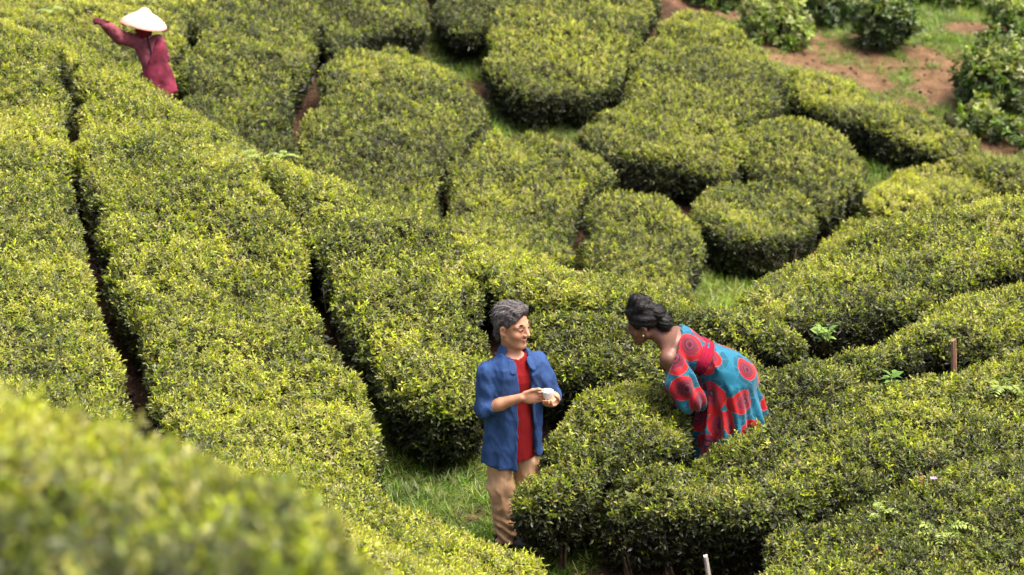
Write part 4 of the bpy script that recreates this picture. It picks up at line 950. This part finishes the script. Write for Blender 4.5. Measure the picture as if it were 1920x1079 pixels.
def shrub(spot, rx, ry, h, label, seed, bright=.45):
    x, y, _ = SPOTS[spot]; r = random.Random(seed); pts = []
    for k in range(9):
        t = 6.28318*k/9; q = r.uniform(.8, 1.15); pts.append((x+rx*q*math.cos(t), y+ry*.9+ry*q*math.sin(t)))
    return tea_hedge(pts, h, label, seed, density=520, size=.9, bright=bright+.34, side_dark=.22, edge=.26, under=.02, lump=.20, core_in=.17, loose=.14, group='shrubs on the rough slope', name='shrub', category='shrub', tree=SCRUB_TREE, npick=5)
for spot, rx, ry, h, br, label in (
    ('shrub0', .36, .32, .50, .55, 'light green leafy shrub at the top behind the largest far hedge'),
    ('shrub1', .34, .28, .38, .18, 'dark shrub at the top edge beside the light green leafy one'),
    ('shrub2', .33, .30, .62, .32, 'grey-green shrub standing in the middle of the bare red earth'),
    ('shrub3', .55, .45, .62, .34, 'wide shrub with a dark underside at the right edge of the rough slope'),
    ('shrub4', .32, .22, .30, .40, 'small low shrub below the wide one with a dark underside'),
    ('shrub5', .30, .25, .32, .40, 'small low shrub cut by the right edge, below the wide one'),
    ('shrub6', .26, .24, .40, .30, 'dark green shrub near the upper right corner'),
    ('shrub7', .50, .30, .35, .42, 'straggly olive scrub at the top edge above the largest far hedge'),
    ('shrub8', .60, .30, .28, .50, 'low bright scrub at the top edge beyond the red earth'),
): shrub(spot, rx, ry, h, label, 700+int(spot[5:])*13, br)

# ---------------------------------------------------------------- grass in the furrows and on the rough slope
def scatter_grass(name, label, x0, x1, y0, y1, n, size, thr=.25):
    x = rng.uniform(x0, x1, n); y = rng.uniform(y0, y1, n)
    g = green_at(x, y)*(1-.9*bare_at(x, y)); k = (g > thr*(.6+.8*rng.random(n))); x, y, g = x[k], y[k], g[k]
    P = np.stack([x, y, ground(x, y)+.025*fbm(np.stack([x, y, 0*x], -1)*2.5, 5)+.02*fbm(np.stack([x, y, 0*x], -1)*7, 6)], -1)
    ax = np.array([0, 0, 1.])+.18*rng.normal(size=(len(P), 3))
    tint = .15+.30*fbm(P*1.3, 77)+.15*rng.normal(size=len(P))
    o = scatter_obj(name, TUFT_TREE, P, ax, size*(.55+.8*rng.random(len(P)))*(.6+.5*g), np.clip(tint, -.1, .6), rng.random(len(P)), rng.integers(0, 6, len(P)), label=label, category='grass')
    return o
scatter_grass('grass', 'bright green grass on the path beside the man and under the hedges', -2, 1.4, 15.2, 20.5, 9000, .95)
scatter_grass('grass', 'green grass and weeds on the far furrows and the rough slope', -1, 9, 22, 44, 60000, 1.15)

# ---------------------------------------------------------------- clods and fallen leaves on the bare soil
M_CLOD = leaf_mat('soil_clod', [(0., (.03, .018, .011)), (.5, (.10, .058, .035)), (1., (.22, .14, .09))], transl=0., rough=.95, spec=.1)
M_DRY = leaf_mat('fallen_leaf', [(0., (.06, .035, .016)), (.5, (.16, .10, .04)), (1., (.28, .21, .07))], transl=.1, rough=.7, spec=.2)
def clod_mesh(k):
    r = np.random.default_rng(500+k); bm = bmesh.new(); bmesh.ops.create_icosphere(bm, subdivisions=1, radius=.03)
    for v in bm.verts: v.co *= r.uniform(.65, 1.2); v.co.z *= .65
    me = bpy.data.meshes.new('clod'); bm.to_mesh(me); bm.free(); me.materials.append(M_CLOD); at = me.attributes.new('age', 'FLOAT', 'POINT'); at.data.foreach_set('value', np.full(len(me.vertices), .1, np.float32)); return me
def dry_mesh(k):
    r = np.random.default_rng(600+k); V, Fc, A = [], [], []
    leaf_geo(V, Fc, A, np.zeros(3), np.array([1, 0, .1]), np.array([0, 0, 1.]), .05, .022, r.uniform(0, .4), curl=r.uniform(-.3, .5), fold=.5); return mesh_from('dry', V, Fc, M_DRY, attrs={'age': A})
CLOD_TREE = scatter_tree('clods', sprig_collection('soil_clod', [clod_mesh(k) for k in range(5)])); DRY_TREE = scatter_tree('fallen', sprig_collection('fallen_leaf', [dry_mesh(k) for k in range(5)]))
def litter(name, label, cat, tree, n, smin_, smax_, boxes, tilt):
    P = []
    for x0, x1, y0, y1, share in boxes:
        m = int(n*share); x = rng.uniform(x0, x1, m); y = rng.uniform(y0, y1, m); P.append(np.stack([x, y, ground(x, y)+.025*fbm(np.stack([x, y, 0*x], -1)*2.5, 5)+.02*fbm(np.stack([x, y, 0*x], -1)*7, 6)+.004], -1))
    P = np.concatenate(P); P = P[(green_at(P[:, 0], P[:, 1])*(1-bare_at(P[:, 0], P[:, 1])) < .55)|(rng.random(len(P)) < .25)]; m = len(P)
    scatter_obj(name, tree, P, np.array([0, 0, 1.])+tilt*rng.normal(size=(m, 3)), rng.uniform(smin_, smax_, m)*rng.uniform(.4, 1, m), rng.uniform(0, .6, m), rng.random(m), rng.integers(0, 5, m), label=label, category=cat)
BOXES = [(-4, -2, 16, 24, .25), (-2, 1.4, 15.2, 21, .3), (1, 4, 15, 21, .15), (2.5, 8, 28, 40, .3)]
litter('soil_clods', 'crumbly brown clods strewn along the soil furrows and bare patches', 'clods', CLOD_TREE, 9000, .4, 1.3, BOXES, .4)
litter('fallen_leaves', 'dry fallen tea leaves lying in the furrows', 'leaves', DRY_TREE, 7000, .6, 1.1, BOXES, .35)

# ---------------------------------------------------------------- stake, post
def board(name, label, spot, w, d, L, tilt, mat, cat, sink=.5):
    V = []; Fc = []; r = random.Random(5); n = 7; m = 8
    for k in range(n):
        z = L*k/(n-1)
        for i in range(m):
            t = 6.28318*(i+.5)/m; cx = max(-1, min(1, 1.45*math.cos(t))); cy = max(-1, min(1, 1.45*math.sin(t)))
            j = 1+r.uniform(-.06, .06); V.append((cx*w/2*j, cy*d/2*j, z+(r.uniform(-.008, .008) if k == n-1 else 0)))
    for k in range(n-1):
        for i in range(m): Fc.append((k*m+i, k*m+(i+1) % m, (k+1)*m+(i+1) % m, (k+1)*m+i))
    Fc.append(tuple(range((n-1)*m, n*m))); Fc.append(tuple(range(m))[::-1])
    x, y, z = SPOTS[spot]; o = obj(name, mesh_from(name, V, Fc, mat, smooth=False), loc=(x, y, gz(x, y)-.05), label=label, category=cat)
    o.rotation_euler = tilt
    return o
def grain_mat(name, a, b_):
    m, n, l, b = new_mat(name); tc = nd(n, 'ShaderNodeTexCoord'); mp = nd(n, 'ShaderNodeMapping'); mp.inputs['Scale'].default_value = (90, 90, 9); l.new(tc.outputs['Object'], mp.inputs['Vector'])
    t = nd(n, 'ShaderNodeTexNoise'); t.inputs['Scale'].default_value = 1.6; t.inputs['Detail'].default_value = 5; l.new(mp.outputs[0], t.inputs['Vector'])
    r = ramp(n, [(.3, a), (.7, b_)]); l.new(t.outputs['Fac'], r.inputs['Fac']); l.new(r.outputs[0], b.inputs['Base Color']); b.inputs['Roughness'].default_value = .85
    bp = nd(n, 'ShaderNodeBump'); bp.inputs['Strength'].default_value = .5; bp.inputs['Distance'].default_value = .004; l.new(t.outputs['Fac'], bp.inputs['Height']); l.new(bp.outputs['Normal'], b.inputs['Normal'])
    return m
board('wooden_stake', 'reddish-brown wooden stake standing in the gap between two hedges', 'stake', .036, .028, .76, (math.radians(2), math.radians(-5), .3), grain_mat('weathered_stake', (.15, .075, .04), (.34, .19, .115)), 'stake')
board('pale_post', 'thin pale grey post in front of the long right hedge', 'post', .026, .026, .36, (math.radians(-3), math.radians(-9), .5), grain_mat('grey_post', (.30, .27, .24), (.60, .56, .52)), 'post')

# ---------------------------------------------------------------- ferns and weeds growing out of the hedges
def solid_leaf_mat(name, c0, c1, rough=.5):
    m, n, l, b = new_mat(name); a = nd(n, 'ShaderNodeAttribute', attribute_name='age'); r = ramp(n, [(0, c0), (1, c1)]); l.new(a.outputs['Fac'], r.inputs['Fac']); l.new(r.outputs[0], b.inputs['Base Color']); b.inputs['Roughness'].default_value = rough
    tr = nd(n, 'ShaderNodeBsdfTranslucent'); l.new(r.outputs[0], tr.inputs['Color']); mx = nd(n, 'ShaderNodeMixShader'); mx.inputs['Fac'].default_value = .35
    l.new(b.outputs[0], mx.inputs[1]); l.new(tr.outputs[0], mx.inputs[2]); l.new(mx.outputs[0], n['Material Output'].inputs['Surface'])
    return m
M_FERN = solid_leaf_mat('fern_green', (.14, .22, .035), (.34, .42, .09)); M_WEED = solid_leaf_mat('weed_green', (.08, .19, .02), (.24, .36, .05))
M_RUST = solid_leaf_mat('rusty_weed', (.16, .05, .02), (.34, .15, .06)); M_GOLD = solid_leaf_mat('golden_weed', (.30, .19, .02), (.46, .28, .04)); M_LILAC = solid_leaf_mat('lilac_petal', (.35, .24, .42), (.55, .42, .60))
def frond(seed, L, az, rise, mat):
    r = np.random.default_rng(seed); V, Fc, A = [], [], []
    h = np.array([math.cos(az), math.sin(az), 0]); up = np.array([0, 0, 1.]); side = np.cross(h, up); pts = []
    for k in range(15):
        t = k/14; pts.append(h*L*(.25*t+.75*t*t*.9)*math.cos(rise*.5)+up*L*(math.sin(rise)*t-.55*t*t*t))
    tube(V, Fc, pts, [.0035*(1-.8*k/14) for k in range(15)], 4); A += [.3]*len(V)
    for k in range(2, 15):
        t = k/14; d = pts[min(k+1, 14)]-pts[k-1]; d /= np.linalg.norm(d); ln = L*.30*math.sin(math.pi*min(1, .18+.82*(1-t)))**.8*(1.0-.3*t)
        for s in (-1, 1):
            q = side*s+.35*d+up*.12+.08*r.normal(size=3)
            leaf_geo(V, Fc, A, pts[k], q, up+.2*r.normal(size=3), max(.02, ln), .016+.02*ln, r.uniform(.2, 1), curl=.25, fold=.1)
    return mesh_from('frond', V, Fc, mat, attrs={'age': A})
def fern(spot, n, L, label, seed):
    x, y, z = SPOTS[spot]; r = random.Random(seed); root = obj('fern', None, loc=(x, y, z), label=label, category='fern', group='ferns sprouting from the tea')
    for k in range(n): obj('frond', frond(seed+k, L*r.uniform(.75, 1.1), 6.283*k/n+r.uniform(-.5, .5), r.uniform(.7, 1.2), M_FERN), root)
for spot, n, L, label in (
    ('fern0', 7, .24, 'largest bright green fern, in the hedge of the lower right corner'),
    ('fern1', 5, .24, 'pale fern at the right edge above the largest bright green one'),
    ('fern2', 5, .25, 'small fern at the right edge just below the wooden stake'),
    ('fern3', 3, .13, 'little fern in the long hedge below the printed dress'),
    ('fern4', 3, .15, 'little fern between the lower right hedges, next to the lilac flower'),
    ('fern5', 5, .19, 'feathery fern at the upper end of the ridge hedge'),
    ('fern6', 4, .17, 'smaller fern next to the feathery one on the ridge'),
    ('fern8', 4, .18, 'fern tip at the top of the left edge hedge'),
    ('fern9', 4, .16, 'light fern in the middle of the long wide hedge'),
    ('fern10', 3, .16, 'pale fern tip on the round far hedge'),
): fern(spot, n, L, label, 900+int(spot[4:])*17)
def weed(spot, n, L, H, mat, label, seed, flower=None, wide=.5):
    x, y, z = SPOTS[spot]; r = np.random.default_rng(seed); root = obj('weed', None, loc=(x, y, z-.06), label=label, category='weed', group='weeds in the tea')
    V, Fc, A = [], [], []; S, SF = [], []
    for k in range(n):
        top = np.array([r.normal(0, .035), r.normal(0, .035), H*r.uniform(.7, 1.1)]); tube(S, SF, [np.zeros(3)+r.normal(0, .01, 3)*[1, 1, 0], top*.55+r.normal(0, .008, 3), top], [.003, .0025, .0015], 4)
        for i in range(6):
            t = .4+.6*i/5; ph = i*2.4+k; el = r.uniform(.1, .8); d = np.array([math.cos(ph)*math.cos(el), math.sin(ph)*math.cos(el), math.sin(el)]); l_ = L*r.uniform(.7, 1.15)
            leaf_geo(V, Fc, A, top*t, d, np.array([0, 0, 1.])+.2*r.normal(size=3), l_, l_*wide, r.uniform(0, 1), curl=.3, fold=.2)
    obj('leaves', mesh_from('leaves', V, Fc, mat, attrs={'age': A}), root); obj('stalk', mesh_from('stalk', S, SF, M_STEM), root)
    if flower:
        V, Fc, A = [], [], []
        for i in range(8): leaf_geo(V, Fc, A, np.array([0, 0, H*1.1]), np.array([math.cos(i*.785), math.sin(i*.785), .6]), np.array([0, 0, 1.]), .028, .016, r.uniform(0, 1))
        obj('flower', mesh_from('flower', V, Fc, flower, attrs={'age': A}), root, label='lilac flower head')
for spot, n, L, H, mat, label, fl in (
    ('weed0', 5, .075, .16, M_WEED, 'bright green weed where the two slopes meet right of the woman', None),
    ('weed1', 4, .085, .14, M_WEED, 'bright broad-leaved weed below the hedge behind the woman', None),
    ('weed2', 5, .045, .20, M_RUST, 'rust-red weed at the foot of the right slope hedge', None),
    ('weed3', 6, .05, .16, M_GOLD, 'golden weed at the bottom edge near the lower right corner', None),
    ('weed4', 3, .04, .14, M_RUST, 'single lilac flower on a rusty stalk in the lower right hedge', M_LILAC),
    ('weed5', 3, .04, .12, M_RUST, 'small rust-red weed in the long hedge right of the printed dress', None),
    ('weed6', 4, .06, .10, M_WEED, 'yellow-green weed in the hedge above the wooden stake', None),
): weed(spot, n, L, H, mat, label, 1200+int(spot[4:])*7, fl)
